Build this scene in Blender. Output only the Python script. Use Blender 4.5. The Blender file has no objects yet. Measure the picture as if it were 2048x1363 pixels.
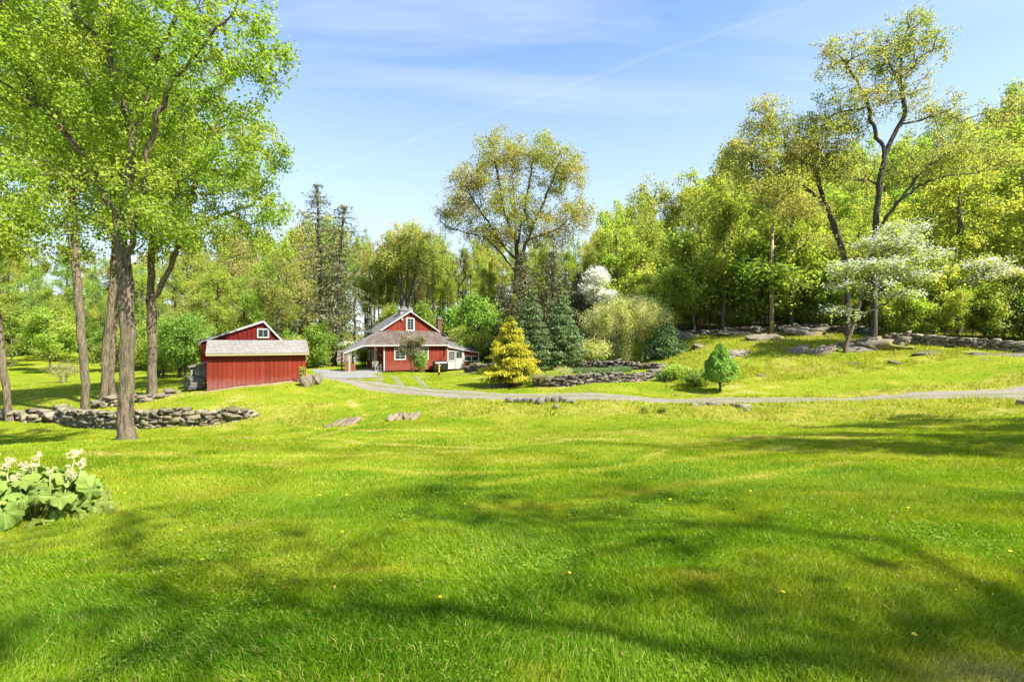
import bpy, bmesh, math, random
import numpy as np
from mathutils import Vector, Matrix

R = math.radians
scene = bpy.context.scene
COL = scene.collection

# ------------------------------------------------------------------ camera, sky, sun, exposure
EYE = 1.6
cam_data = bpy.data.cameras.new("camera")
cam_data.sensor_width = 36.0
cam_data.lens = 1000.0 / 2048.0 * 36.0
cam_data.clip_start = 0.05
cam_data.clip_end = 2000
cam = bpy.data.objects.new("camera", cam_data)
cam.location = (0, 0, EYE)
cam.rotation_euler = (R(90), 0, 0)
COL.objects.link(cam)
scene.camera = cam

SUN_EL = R(48)
SUN_H = Vector((0.86, -0.51)).normalized()          # horizontal direction towards the sun
world = bpy.data.worlds.new("World")
scene.world = world
world.use_nodes = True


def build_world():
    nt = world.node_tree
    N, L = nt.nodes, nt.links
    N.clear()
    out = N.new("ShaderNodeOutputWorld")
    bg = N.new("ShaderNodeBackground")
    bg.inputs["Strength"].default_value = SKY_STRENGTH
    sky = N.new("ShaderNodeTexSky")
    sky.sky_type = "NISHITA"
    sky.sun_disc = False
    sky.sun_elevation = SUN_EL
    sky.sun_rotation = math.atan2(SUN_H.x, SUN_H.y)
    sky.air_density = 1.0
    sky.dust_density = 0.6
    sky.ozone_density = 3.0
    # thin high cloud: stretched noise over the direction of the sky, laid on a flat cloud layer
    tc = N.new("ShaderNodeTexCoord")
    sep = N.new("ShaderNodeSeparateXYZ")
    L.new(tc.outputs["Generated"], sep.inputs[0])
    zc = N.new("ShaderNodeMath"); zc.operation = "MAXIMUM"; zc.inputs[1].default_value = 0.02
    L.new(sep.outputs[2], zc.inputs[0])
    add = N.new("ShaderNodeMath"); add.operation = "ADD"; add.inputs[1].default_value = 0.12
    L.new(zc.outputs[0], add.inputs[0])
    dx = N.new("ShaderNodeMath"); dx.operation = "DIVIDE"
    dy = N.new("ShaderNodeMath"); dy.operation = "DIVIDE"
    L.new(sep.outputs[0], dx.inputs[0]); L.new(add.outputs[0], dx.inputs[1])
    L.new(sep.outputs[1], dy.inputs[0]); L.new(add.outputs[0], dy.inputs[1])
    comb = N.new("ShaderNodeCombineXYZ")
    L.new(dx.outputs[0], comb.inputs[0]); L.new(dy.outputs[0], comb.inputs[1])
    mp = N.new("ShaderNodeMapping")
    mp.inputs["Rotation"].default_value = (0, 0, R(12))
    mp.inputs["Scale"].default_value = (0.35, 1.5, 1)
    L.new(comb.outputs[0], mp.inputs[0])
    no = N.new("ShaderNodeTexNoise")
    no.inputs["Scale"].default_value = 1.7
    no.inputs["Detail"].default_value = 7
    no.inputs["Roughness"].default_value = 0.55
    no.inputs["Distortion"].default_value = 0.5
    L.new(mp.outputs[0], no.inputs["Vector"])
    mr = N.new("ShaderNodeMapRange")
    mr.inputs["From Min"].default_value = 0.40
    mr.inputs["From Max"].default_value = 0.75
    mr.inputs["To Max"].default_value = 0.6
    L.new(no.outputs["Fac"], mr.inputs["Value"])
    # pale veil low in the sky
    hz = N.new("ShaderNodeMapRange")
    hz.inputs["From Min"].default_value = 0.0
    hz.inputs["From Max"].default_value = 0.55
    hz.inputs["To Min"].default_value = 0.9
    hz.inputs["To Max"].default_value = 0.0
    L.new(sep.outputs[2], hz.inputs["Value"])
    mx = N.new("ShaderNodeMath"); mx.operation = "MAXIMUM"
    # old vapour trail: a thin line across the cloud layer
    p1 = Vector((-0.34, 1.0, 0.352)); p2 = Vector((0.66, 1.0, 0.70))
    nrm = p1.cross(p2).normalized()
    dot = N.new("ShaderNodeVectorMath"); dot.operation = "DOT_PRODUCT"
    dot.inputs[1].default_value = nrm
    L.new(tc.outputs["Generated"], dot.inputs[0])
    nz2 = N.new("ShaderNodeTexNoise"); nz2.inputs["Scale"].default_value = 9; nz2.inputs["Detail"].default_value = 4
    L.new(tc.outputs["Generated"], nz2.inputs["Vector"])
    wob = N.new("ShaderNodeMath"); wob.operation = "MULTIPLY_ADD"; wob.inputs[1].default_value = 0.012; 
    L.new(nz2.outputs["Fac"], wob.inputs[0]); L.new(dot.outputs["Value"], wob.inputs[2])
    off = N.new("ShaderNodeMath"); off.operation = "SUBTRACT"; off.inputs[1].default_value = 0.006
    L.new(wob.outputs[0], off.inputs[0])
    ab = N.new("ShaderNodeMath"); ab.operation = "ABSOLUTE"
    L.new(off.outputs[0], ab.inputs[0])
    tr = N.new("ShaderNodeMapRange"); tr.interpolation_type = "SMOOTHSTEP"
    tr.inputs["From Min"].default_value = 0.0
    tr.inputs["From Max"].default_value = 0.0055
    tr.inputs["To Min"].default_value = 0.14
    tr.inputs["To Max"].default_value = 0.0
    L.new(ab.outputs[0], tr.inputs["Value"])
    trn = N.new("ShaderNodeMath"); trn.operation = "MULTIPLY"
    L.new(tr.outputs[0], trn.inputs[0]); L.new(nz2.outputs["Fac"], trn.inputs[1])
    L.new(mr.outputs[0], mx.inputs[0]); L.new(hz.outputs[0], mx.inputs[1])
    sm = N.new("ShaderNodeMath"); sm.operation = "ADD"; sm.use_clamp = True
    L.new(mx.outputs[0], sm.inputs[0]); L.new(trn.outputs[0], sm.inputs[1])
    mix = N.new("ShaderNodeMixRGB")
    L.new(sm.outputs[0], mix.inputs[0])
    hs = N.new("ShaderNodeHueSaturation"); hs.inputs["Saturation"].default_value = 1.06
    L.new(sky.outputs[0], hs.inputs["Color"])
    L.new(hs.outputs[0], mix.inputs[1])
    mix.inputs[2].default_value = CLOUD
    L.new(mix.outputs[0], bg.inputs["Color"])
    L.new(bg.outputs[0], out.inputs[0])


SKY_STRENGTH = 0.09
CLOUD = (3.0, 3.3, 3.75, 1)
build_world()

sun_data = bpy.data.lights.new("sun", "SUN")
sun_data.energy = 4.1
sun_data.angle = R(0.5)
sun_data.color = (1.0, 0.95, 0.86)
sun = bpy.data.objects.new("sun", sun_data)
to_sun = Vector((SUN_H.x * math.cos(SUN_EL), SUN_H.y * math.cos(SUN_EL), math.sin(SUN_EL)))
sun.rotation_euler = to_sun.to_track_quat("Z", "Y").to_euler()
sun.location = to_sun * 60
COL.objects.link(sun)

scene.view_settings.view_transform = "Standard"
scene.view_settings.look = "None"
scene.view_settings.gamma = 1.0
scene.view_settings.use_curve_mapping = False
scene.view_settings.exposure = 1.85
scene.cycles.max_bounces = 9
scene.cycles.diffuse_bounces = 8
scene.cycles.transmission_bounces = 5
scene.cycles.sample_clamp_indirect = 6

# ------------------------------------------------------------------ small helpers
rs = np.random.RandomState


def px_dir(px, py):
    return np.array([(px - 1024) / 1000.0, 1.0, (681.5 - py) / 1000.0])


def at(px, py, Y):
    return np.array([(px - 1024) / 1000.0 * Y, Y, EYE + (681.5 - py) / 1000.0 * Y])


def tag(o, label=None, cat=None, group=None, kind=None):
    if label: o["label"] = label
    if cat: o["category"] = cat
    if group: o["group"] = group
    if kind: o["kind"] = kind
    return o


def empty(name, loc=(0, 0, 0), rz=0.0, label=None, cat=None, group=None):
    o = bpy.data.objects.new(name, None)
    o.empty_display_size = 0.3
    o.location = loc
    o.rotation_euler = (0, 0, rz)
    COL.objects.link(o)
    return tag(o, label, cat, group)


def link_mesh(name, me, mat, parent=None):
    o = bpy.data.objects.new(name, me)
    if mat: me.materials.append(mat)
    COL.objects.link(o)
    if parent: o.parent = parent
    return o


def np_mesh(name, verts, faces, rnd=None, smooth=False):
    """faces: list of (M,k) int arrays; rnd: per-face floats"""
    me = bpy.data.meshes.new(name)
    verts = np.asarray(verts, np.float32)
    me.vertices.add(len(verts))
    me.vertices.foreach_set("co", verts.ravel())
    faces = [np.asarray(f, np.int32) for f in faces if len(f)]
    tot = np.concatenate([np.full(len(f), f.shape[1], np.int32) for f in faces])
    start = np.concatenate([[0], np.cumsum(tot)[:-1]]).astype(np.int32)
    idx = np.concatenate([f.ravel() for f in faces])
    me.loops.add(len(idx))
    me.loops.foreach_set("vertex_index", idx)
    me.polygons.add(len(tot))
    me.polygons.foreach_set("loop_start", start)
    me.polygons.foreach_set("loop_total", tot)
    if smooth:
        me.polygons.foreach_set("use_smooth", np.ones(len(tot), bool))
    me.update(calc_edges=True)
    if rnd is not None:
        a = me.attributes.new("rnd", "FLOAT", "FACE")
        a.data.foreach_set("value", np.asarray(rnd, np.float32))
    return me


def copy_thing(o, parent=None):
    c = o.copy()
    COL.objects.link(c)
    if parent: c.parent = parent
    for ch in list(o.children):
        copy_thing(ch, c)
    return c


class MB:
    """collects boxes, tubes and polygons into one mesh"""
    def __init__(s, seed=0):
        s.v, s.f, s.r = [], [], []
        s.rng = random.Random(seed)

    def poly(s, pts, r=None):
        n = len(s.v)
        s.v += [tuple(p) for p in pts]
        s.f.append(tuple(range(n, n + len(pts))))
        s.r.append(s.rng.random() if r is None else r)

    def hexa(s, b, t, r=None):
        """b, t: 4 bottom and 4 top points, counterclockwise from above"""
        n = len(s.v)
        s.v += [tuple(p) for p in b] + [tuple(p) for p in t]
        q = s.rng.random() if r is None else r
        for f in ((3, 2, 1, 0), (4, 5, 6, 7), (0, 1, 5, 4), (1, 2, 6, 5), (2, 3, 7, 6), (3, 0, 4, 7)):
            s.f.append(tuple(n + i for i in f)); s.r.append(q)

    def box(s, x0, x1, y0, y1, z0, z1, r=None):
        s.hexa([(x0, y0, z0), (x1, y0, z0), (x1, y1, z0), (x0, y1, z0)],
               [(x0, y0, z1), (x1, y0, z1), (x1, y1, z1), (x0, y1, z1)], r)

    def bar(s, p, q, w, h, r=None):
        """box beam from p to q, w wide (sideways) and h thick"""
        p, q = Vector(p), Vector(q)
        t = (q - p).normalized()
        up = Vector((0, 0, 1)) if abs(t.z) < 0.95 else Vector((0, 1, 0))
        a = t.cross(up).normalized() * w / 2
        b = a.cross(t).normalized() * h / 2
        s.hexa([p - a - b, p + a - b, q + a - b, q - a - b], [p - a + b, p + a + b, q + a + b, q - a + b], r)

    def tube(s, p, q, r0, r1=None, n=8, caps=True):
        p, q = Vector(p), Vector(q)
        r1 = r0 if r1 is None else r1
        t = (q - p).normalized()
        up = Vector((0, 0, 1)) if abs(t.z) < 0.95 else Vector((0, 1, 0))
        a = t.cross(up).normalized(); b = a.cross(t)
        k = len(s.v); rr = s.rng.random()
        for c, rad in ((p, r0), (q, r1)):
            for i in range(n):
                w = 2 * math.pi * i / n
                s.v.append(tuple(c + (a * math.cos(w) + b * math.sin(w)) * rad))
        for i in range(n):
            j = (i + 1) % n
            s.f.append((k + i, k + j, k + n + j, k + n + i)); s.r.append(rr)
        if caps:
            s.f.append(tuple(k + i for i in reversed(range(n)))); s.r.append(rr)
            s.f.append(tuple(k + n + i for i in range(n))); s.r.append(rr)

    def slab(s, pts, t, r=None):
        """roof-like sheet: polygon pts (top face) with thickness t downward"""
        n = len(s.v); m = len(pts); q = s.rng.random() if r is None else r
        s.v += [tuple(p) for p in pts] + [(p[0], p[1], p[2] - t) for p in pts]
        s.f.append(tuple(range(n, n + m))); s.r.append(q)
        s.f.append(tuple(n + m + i for i in reversed(range(m)))); s.r.append(q)
        for i in range(m):
            j = (i + 1) % m
            s.f.append((n + i, n + m + i, n + m + j, n + j)); s.r.append(q)

    def build(s, name, mat, parent=None, smooth=False):
        me = bpy.data.meshes.new(name)
        me.from_pydata(s.v, [], s.f)
        me.update()
        a = me.attributes.new("rnd", "FLOAT", "FACE")
        a.data.foreach_set("value", s.r)
        if smooth:
            me.polygons.foreach_set("use_smooth", [True] * len(s.f))
        return link_mesh(name, me, mat, parent)


_tab = rs(77).rand(256, 256)


def vnoise(x, y):
    """smooth value noise 0..1"""
    x = np.asarray(x, float); y = np.asarray(y, float)
    xi = np.floor(x).astype(int); yi = np.floor(y).astype(int)
    fx = x - xi; fy = y - yi
    fx = fx * fx * (3 - 2 * fx); fy = fy * fy * (3 - 2 * fy)
    a = _tab[xi & 255, yi & 255]; b = _tab[(xi + 1) & 255, yi & 255]
    c = _tab[xi & 255, (yi + 1) & 255]; d = _tab[(xi + 1) & 255, (yi + 1) & 255]
    return (a * (1 - fx) + b * fx) * (1 - fy) + (c * (1 - fx) + d * fx) * fy


def fbm(x, y, o=3):
    t = 0; s = 0; w = 1.0
    for i in range(o):
        t = t + w * vnoise(x * 2 ** i + 17.3 * i, y * 2 ** i + 5.1 * i); s += w; w *= 0.5
    return t / s


# ------------------------------------------------------------------ materials
def new_mat(name):
    m = bpy.data.materials.new(name)
    m.use_nodes = True
    nt = m.node_tree
    nt.nodes.clear()
    out = nt.nodes.new("ShaderNodeOutputMaterial")
    return m, nt.nodes, nt.links, out


def noise_node(N, L, vec, scale, detail=4, rough=0.55, dist=0.0):
    n = N.new("ShaderNodeTexNoise")
    n.inputs["Scale"].default_value = scale
    n.inputs["Detail"].default_value = detail
    n.inputs["Roughness"].default_value = rough
    n.inputs["Distortion"].default_value = dist
    if vec is not None: L.new(vec, n.inputs["Vector"])
    return n


def ramp(N, L, fac, stops):
    r = N.new("ShaderNodeValToRGB")
    el = r.color_ramp.elements
    while len(el) < len(stops): el.new(0.5)
    for e, (p, c) in zip(el, stops):
        e.position = p
        e.color = (c[0], c[1], c[2], 1)
    L.new(fac, r.inputs[0])
    return r


def mixc(N, L, fac, a, b, mode="MIX"):
    m = N.new("ShaderNodeMixRGB"); m.blend_type = mode
    for i, s in ((0, fac), (1, a), (2, b)):
        if isinstance(s, (int, float)): m.inputs[i].default_value = s
        elif isinstance(s, tuple): m.inputs[i].default_value = (s[0], s[1], s[2], 1)
        else: L.new(s, m.inputs[i])
    return m


GAIN = 2.0


def leaf_mat(name, c1, c2, c3=None, trans=0.45, clump=0.5, hue=0.03, rough=0.6, ltint=(1.2, 1.25, 0.5), gain=True):
    """c1 dark .. c2 light by leaf, c3 a second hue that comes in clumps"""
    g_ = (GAIN, GAIN * 0.97, GAIN * 1.35) if gain else (1, 1, 1)
    c1 = tuple(a * b + 0.25 * (q - a) for a, b, q in zip(c1, g_, c2)); c2 = tuple(a * b for a, b in zip(c2, g_))
    c3 = tuple(a * b for a, b in zip(c3, g_)) if c3 else None
    m, N, L, out = new_mat(name)
    at_ = N.new("ShaderNodeAttribute"); at_.attribute_name = "rnd"
    geo = N.new("ShaderNodeTexCoord")
    r = ramp(N, L, at_.outputs["Fac"], [(0, c1), (1, c2)])
    col = r.outputs[0]
    if c3:
        nz = noise_node(N, L, geo.outputs["Object"], clump, 3)
        mr = N.new("ShaderNodeMapRange")
        mr.inputs["From Min"].default_value = 0.42; mr.inputs["From Max"].default_value = 0.62
        L.new(nz.outputs["Fac"], mr.inputs["Value"])
        col = mixc(N, L, mr.outputs[0], col, c3).outputs[0]
    oi = N.new("ShaderNodeObjectInfo")
    hs = N.new("ShaderNodeHueSaturation")
    mh = N.new("ShaderNodeMapRange"); mh.inputs["To Min"].default_value = 0.5 - hue; mh.inputs["To Max"].default_value = 0.5 + hue
    mv = N.new("ShaderNodeMapRange"); mv.inputs["To Min"].default_value = 0.85; mv.inputs["To Max"].default_value = 1.18
    L.new(oi.outputs["Random"], mh.inputs["Value"])
    sq = N.new("ShaderNodeMath"); sq.operation = "PINGPONG"; sq.inputs[1].default_value = 0.13
    L.new(oi.outputs["Random"], sq.inputs[0])
    sc_ = N.new("ShaderNodeMath"); sc_.operation = "DIVIDE"; sc_.inputs[1].default_value = 0.13
    L.new(sq.outputs[0], sc_.inputs[0]); L.new(sc_.outputs[0], mv.inputs["Value"])
    L.new(mh.outputs[0], hs.inputs["Hue"]); L.new(mv.outputs[0], hs.inputs["Value"])
    L.new(col, hs.inputs["Color"])
    p = N.new("ShaderNodeBsdfPrincipled")
    p.inputs["Roughness"].default_value = rough
    p.inputs["Specular IOR Level"].default_value = 0.25
    L.new(hs.outputs[0], p.inputs["Base Color"])
    t = N.new("ShaderNodeBsdfTranslucent")
    tc = mixc(N, L, 1.0, hs.outputs[0], ltint, "MULTIPLY")
    L.new(tc.outputs[0], t.inputs["Color"])
    mx = N.new("ShaderNodeMixShader"); mx.inputs[0].default_value = trans
    L.new(p.outputs[0], mx.inputs[1]); L.new(t.outputs[0], mx.inputs[2])
    L.new(mx.outputs[0], out.inputs[0])
    return m


def bark_mat(name, c1, c2, c3, scale=1.0):
    m, N, L, out = new_mat(name)
    tc = N.new("ShaderNodeTexCoord")
    mp = N.new("ShaderNodeMapping"); mp.inputs["Scale"].default_value = (scale * 7, scale * 7, scale * 1.1)
    L.new(tc.outputs["Object"], mp.inputs[0])
    n1 = noise_node(N, L, mp.outputs[0], 2.0, 6, 0.65, 0.6)
    n2 = noise_node(N, L, tc.outputs["Object"], 1.6, 4)
    r = ramp(N, L, n1.outputs["Fac"], [(0.38, c1), (0.5, c2), (0.64, tuple(min(1, k * 1.5) for k in c2))])
    mr = N.new("ShaderNodeMapRange"); mr.inputs["From Min"].default_value = 0.45; mr.inputs["From Max"].default_value = 0.7
    L.new(n2.outputs["Fac"], mr.inputs["Value"])
    mc = mixc(N, L, mr.outputs[0], r.outputs[0], c3)
    p = N.new("ShaderNodeBsdfPrincipled"); p.inputs["Roughness"].default_value = 0.9
    L.new(mc.outputs[0], p.inputs["Base Color"])
    b = N.new("ShaderNodeBump"); b.inputs["Strength"].default_value = 1.0; b.inputs["Distance"].default_value = 0.12
    L.new(n1.outputs["Fac"], b.inputs["Height"]); L.new(b.outputs[0], p.inputs["Normal"])
    L.new(p.outputs[0], out.inputs[0])
    return m


def paint_mat(name, c1, c2, rough=0.6, scale=3.0, wear=None, wear_z=None, bump=0.25):
    """painted or weathered boards: tone by board (rnd), streaks along z, wear near the bottom"""
    m, N, L, out = new_mat(name)
    at_ = N.new("ShaderNodeAttribute"); at_.attribute_name = "rnd"
    tc = N.new("ShaderNodeTexCoord")
    mp = N.new("ShaderNodeMapping"); mp.inputs["Scale"].default_value = (scale * 4, scale * 4, scale * 0.5)
    L.new(tc.outputs["Object"], mp.inputs[0])
    n1 = noise_node(N, L, mp.outputs[0], 2.0, 5, 0.6)
    ad = N.new("ShaderNodeMath"); ad.operation = "MULTIPLY_ADD"; ad.inputs[1].default_value = 0.5
    L.new(at_.outputs["Fac"], ad.inputs[0]); 
    hf = N.new("ShaderNodeMath"); hf.operation = "MULTIPLY"; hf.inputs[1].default_value = 0.6
    L.new(n1.outputs["Fac"], hf.inputs[0]); L.new(hf.outputs[0], ad.inputs[2])
    r = ramp(N, L, ad.outputs[0], [(0.15, c1), (0.85, c2)])
    col = r.outputs[0]
    if wear:
        sp = N.new("ShaderNodeSeparateXYZ"); L.new(tc.outputs["Object"], sp.inputs[0])
        n2 = noise_node(N, L, tc.outputs["Object"], 2.5, 6, 0.65)
        a2 = N.new("ShaderNodeMath"); a2.operation = "MULTIPLY_ADD"; a2.inputs[1].default_value = -1.1
        L.new(n2.outputs["Fac"], a2.inputs[0]); L.new(sp.outputs[2], a2.inputs[2])
        mr = N.new("ShaderNodeMapRange")
        mr.inputs["From Min"].default_value = wear_z[0] - 0.55; mr.inputs["From Max"].default_value = wear_z[1] - 0.55
        mr.inputs["To Min"].default_value = 0.75; mr.inputs["To Max"].default_value = 0.0
        L.new(a2.outputs[0], mr.inputs["Value"])
        col = mixc(N, L, mr.outputs[0], col, wear).outputs[0]
    p = N.new("ShaderNodeBsdfPrincipled"); p.inputs["Roughness"].default_value = rough
    p.inputs["Specular IOR Level"].default_value = 0.15
    L.new(col, p.inputs["Base Color"])
    b = N.new("ShaderNodeBump"); b.inputs["Strength"].default_value = bump; b.inputs["Distance"].default_value = 0.02
    L.new(n1.outputs["Fac"], b.inputs["Height"]); L.new(b.outputs[0], p.inputs["Normal"])
    L.new(p.outputs[0], out.inputs[0])
    return m


def stone_mat(name, c1, c2, c3, scale=3.0, lichen=0.5):
    m, N, L, out = new_mat(name)
    at_ = N.new("ShaderNodeAttribute"); at_.attribute_name = "rnd"
    tc = N.new("ShaderNodeTexCoord")
    n1 = noise_node(N, L, tc.outputs["Object"], scale, 7, 0.65)
    n2 = noise_node(N, L, tc.outputs["Object"], scale * 0.4, 4, 0.6)
    mixf = N.new("ShaderNodeMath"); mixf.operation = "MULTIPLY_ADD"; mixf.inputs[1].default_value = 0.45
    L.new(at_.outputs["Fac"], mixf.inputs[0])
    h = N.new("ShaderNodeMath"); h.operation = "MULTIPLY"; h.inputs[1].default_value = 0.6
    L.new(n1.outputs["Fac"], h.inputs[0]); L.new(h.outputs[0], mixf.inputs[2])
    r = ramp(N, L, mixf.outputs[0], [(0.18, c1), (0.8, c2)])
    mr = N.new("ShaderNodeMapRange"); mr.inputs["From Min"].default_value = 0.5; mr.inputs["From Max"].default_value = 0.62
    mr.inputs["To Max"].default_value = lichen
    L.new(n2.outputs["Fac"], mr.inputs["Value"])
    mc = mixc(N, L, mr.outputs[0], r.outputs[0], c3)
    p = N.new("ShaderNodeBsdfPrincipled"); p.inputs["Roughness"].default_value = 0.9
    L.new(mc.outputs[0], p.inputs["Base Color"])
    b = N.new("ShaderNodeBump"); b.inputs["Strength"].default_value = 0.6; b.inputs["Distance"].default_value = 0.05
    L.new(n1.outputs["Fac"], b.inputs["Height"]); L.new(b.outputs[0], p.inputs["Normal"])
    L.new(p.outputs[0], out.inputs[0])
    return m


def plain_mat(name, c, rough=0.6, metal=0.0, var=0.15, scale=6.0):
    m, N, L, out = new_mat(name)
    tc = N.new("ShaderNodeTexCoord")
    n1 = noise_node(N, L, tc.outputs["Object"], scale, 5, 0.6)
    r = ramp(N, L, n1.outputs["Fac"], [(0.3, tuple(k * (1 - var) for k in c)), (0.7, tuple(min(1, k * (1 + var)) for k in c))])
    p = N.new("ShaderNodeBsdfPrincipled"); p.inputs["Roughness"].default_value = rough; p.inputs["Metallic"].default_value = metal
    L.new(r.outputs[0], p.inputs["Base Color"])
    L.new(p.outputs[0], out.inputs[0])
    return m


def shingle_mat(name, c1, c2, c3, row=0.16, axis=2):
    """courses of shingles along the slope, blotched"""
    m, N, L, out = new_mat(name)
    tc = N.new("ShaderNodeTexCoord")
    sp = N.new("ShaderNodeSeparateXYZ"); L.new(tc.outputs["Object"], sp.inputs[0])
    cb = N.new("ShaderNodeCombineXYZ")
    ad = N.new("ShaderNodeMath"); ad.operation = "ADD"
    L.new(sp.outputs[0], ad.inputs[0]); L.new(sp.outputs[1], ad.inputs[1])
    L.new(ad.outputs[0], cb.inputs[0]); L.new(sp.outputs[axis], cb.inputs[1])
    br = N.new("ShaderNodeTexBrick")
    br.inputs["Scale"].default_value = 1.0
    br.inputs["Brick Width"].default_value = 0.3
    br.inputs["Row Height"].default_value = row * 0.6
    br.inputs["Mortar Size"].default_value = 0.012
    br.inputs["Color1"].default_value = (*c1, 1); br.inputs["Color2"].default_value = (*c2, 1)
    br.inputs["Mortar"].default_value = (*[k * 0.45 for k in c1], 1)
    L.new(cb.outputs[0], br.inputs["Vector"])
    n1 = noise_node(N, L, tc.outputs["Object"], 1.3, 6, 0.65)
    mr = N.new("ShaderNodeMapRange"); mr.inputs["From Min"].default_value = 0.42; mr.inputs["From Max"].default_value = 0.66
    L.new(n1.outputs["Fac"], mr.inputs["Value"])
    mc = mixc(N, L, mr.outputs[0], br.outputs["Color"], c3)
    p = N.new("ShaderNodeBsdfPrincipled"); p.inputs["Roughness"].default_value = 0.9
    L.new(mc.outputs[0], p.inputs["Base Color"])
    b = N.new("ShaderNodeBump"); b.inputs["Strength"].default_value = 0.5; b.inputs["Distance"].default_value = 0.02
    L.new(br.outputs["Fac"], b.inputs["Height"]); b.invert = True
    L.new(b.outputs[0], p.inputs["Normal"])
    L.new(p.outputs[0], out.inputs[0])
    return m


def glass_mat(name):
    m, N, L, out = new_mat(name)
    p = N.new("ShaderNodeBsdfPrincipled")
    p.inputs["Base Color"].default_value = (0.012, 0.016, 0.018, 1)
    p.inputs["Roughness"].default_value = 0.06
    L.new(p.outputs[0], out.inputs[0])
    return m


LAWN = [(0.0, (0.075, 0.19, 0.006)), (0.35, (0.165, 0.26, 0.006)), (0.7, (0.285, 0.32, 0.018)), (1.0, (0.44, 0.40, 0.12))]


def grass_mat():
    m, N, L, out = new_mat("grass_blades")
    at_ = N.new("ShaderNodeAttribute"); at_.attribute_name = "rnd"
    r = ramp(N, L, at_.outputs["Fac"], LAWN)
    p = N.new("ShaderNodeBsdfPrincipled"); p.inputs["Roughness"].default_value = 0.6
    p.inputs["Specular IOR Level"].default_value = 0.08
    L.new(r.outputs[0], p.inputs["Base Color"])
    t = N.new("ShaderNodeBsdfTranslucent")
    tc = mixc(N, L, 1.0, r.outputs[0], (1.3, 1.35, 0.6), "MULTIPLY")
    L.new(tc.outputs[0], t.inputs["Color"])
    mx = N.new("ShaderNodeMixShader"); mx.inputs[0].default_value = 0.4
    L.new(p.outputs[0], mx.inputs[1]); L.new(t.outputs[0], mx.inputs[2])
    L.new(mx.outputs[0], out.inputs[0])
    return m


def ground_mat():
    m, N, L, out = new_mat("ground_turf")
    za = N.new("ShaderNodeAttribute"); za.attribute_name = "zone"
    sp = N.new("ShaderNodeSeparateColor"); L.new(za.outputs["Color"], sp.inputs[0])
    ta = N.new("ShaderNodeAttribute"); ta.attribute_name = "tint"
    tc = N.new("ShaderNodeTexCoord")
    n1 = noise_node(N, L, tc.outputs["Object"], 0.9, 8, 0.68)
    n2 = noise_node(N, L, tc.outputs["Object"], 14, 5, 0.7)
    n3 = noise_node(N, L, tc.outputs["Object"], 4, 5, 0.7)
    f = N.new("ShaderNodeMath"); f.operation = "MULTIPLY_ADD"; f.inputs[1].default_value = 0.45
    sub = N.new("ShaderNodeMath"); sub.operation = "SUBTRACT"; sub.inputs[1].default_value = 0.5
    L.new(n2.outputs["Fac"], sub.inputs[0]); L.new(sub.outputs[0], f.inputs[0]); L.new(ta.outputs["Fac"], f.inputs[2])
    f2 = N.new("ShaderNodeMath"); f2.operation = "MULTIPLY_ADD"; f2.inputs[1].default_value = 0.5
    sub2 = N.new("ShaderNodeMath"); sub2.operation = "SUBTRACT"; sub2.inputs[1].default_value = 0.5
    L.new(n1.outputs["Fac"], sub2.inputs[0]); L.new(sub2.outputs[0], f2.inputs[0]); L.new(f.outputs[0], f2.inputs[2])
    lawn = ramp(N, L, f2.outputs[0], [(p_, tuple(k * 0.66 for k in c_)) for p_, c_ in LAWN])  # darkened as thatch, and for the blade self-shadow the flat sheet lacks
    rough = ramp(N, L, n3.outputs["Fac"], [(0.3, (0.07, 0.085, 0.01)), (0.5, (0.20, 0.20, 0.02)), (0.7, (0.32, 0.25, 0.08))])
    litter = ramp(N, L, n3.outputs["Fac"], [(0.3, (0.05, 0.032, 0.02)), (0.5, (0.13, 0.085, 0.05)), (0.68, (0.08, 0.09, 0.025))])
    soil = ramp(N, L, n3.outputs["Fac"], [(0.3, (0.15, 0.10, 0.06)), (0.7, (0.33, 0.25, 0.17))])

    def masked(chan, a, b, amt=0.5):
        s_ = N.new("ShaderNodeMath"); s_.operation = "MULTIPLY_ADD"; s_.inputs[1].default_value = amt
        q = N.new("ShaderNodeMath"); q.operation = "SUBTRACT"; q.inputs[1].default_value = 0.5
        L.new(n3.outputs["Fac"], q.inputs[0]); L.new(q.outputs[0], s_.inputs[0]); L.new(chan, s_.inputs[2])
        mr = N.new("ShaderNodeMapRange"); mr.inputs["From Min"].default_value = 0.3; mr.inputs["From Max"].default_value = 0.7
        L.new(s_.outputs[0], mr.inputs["Value"])
        return mixc(N, L, mr.outputs[0], a, b).outputs[0]
    c = masked(sp.outputs[0], lawn.outputs[0], rough.outputs[0], 1.0)
    c = masked(sp.outputs[1], c, litter.outputs[0])
    c = masked(sp.outputs[2], c, soil.outputs[0], 1.2)
    p = N.new("ShaderNodeBsdfPrincipled"); p.inputs["Roughness"].default_value = 0.95
    p.inputs["Specular IOR Level"].default_value = 0.1
    L.new(c, p.inputs["Base Color"])
    b = N.new("ShaderNodeBump"); b.inputs["Strength"].default_value = 0.9; b.inputs["Distance"].default_value = 0.06
    L.new(n2.outputs["Fac"], b.inputs["Height"]); L.new(b.outputs[0], p.inputs["Normal"])
    L.new(p.outputs[0], out.inputs[0])
    return m


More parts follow.
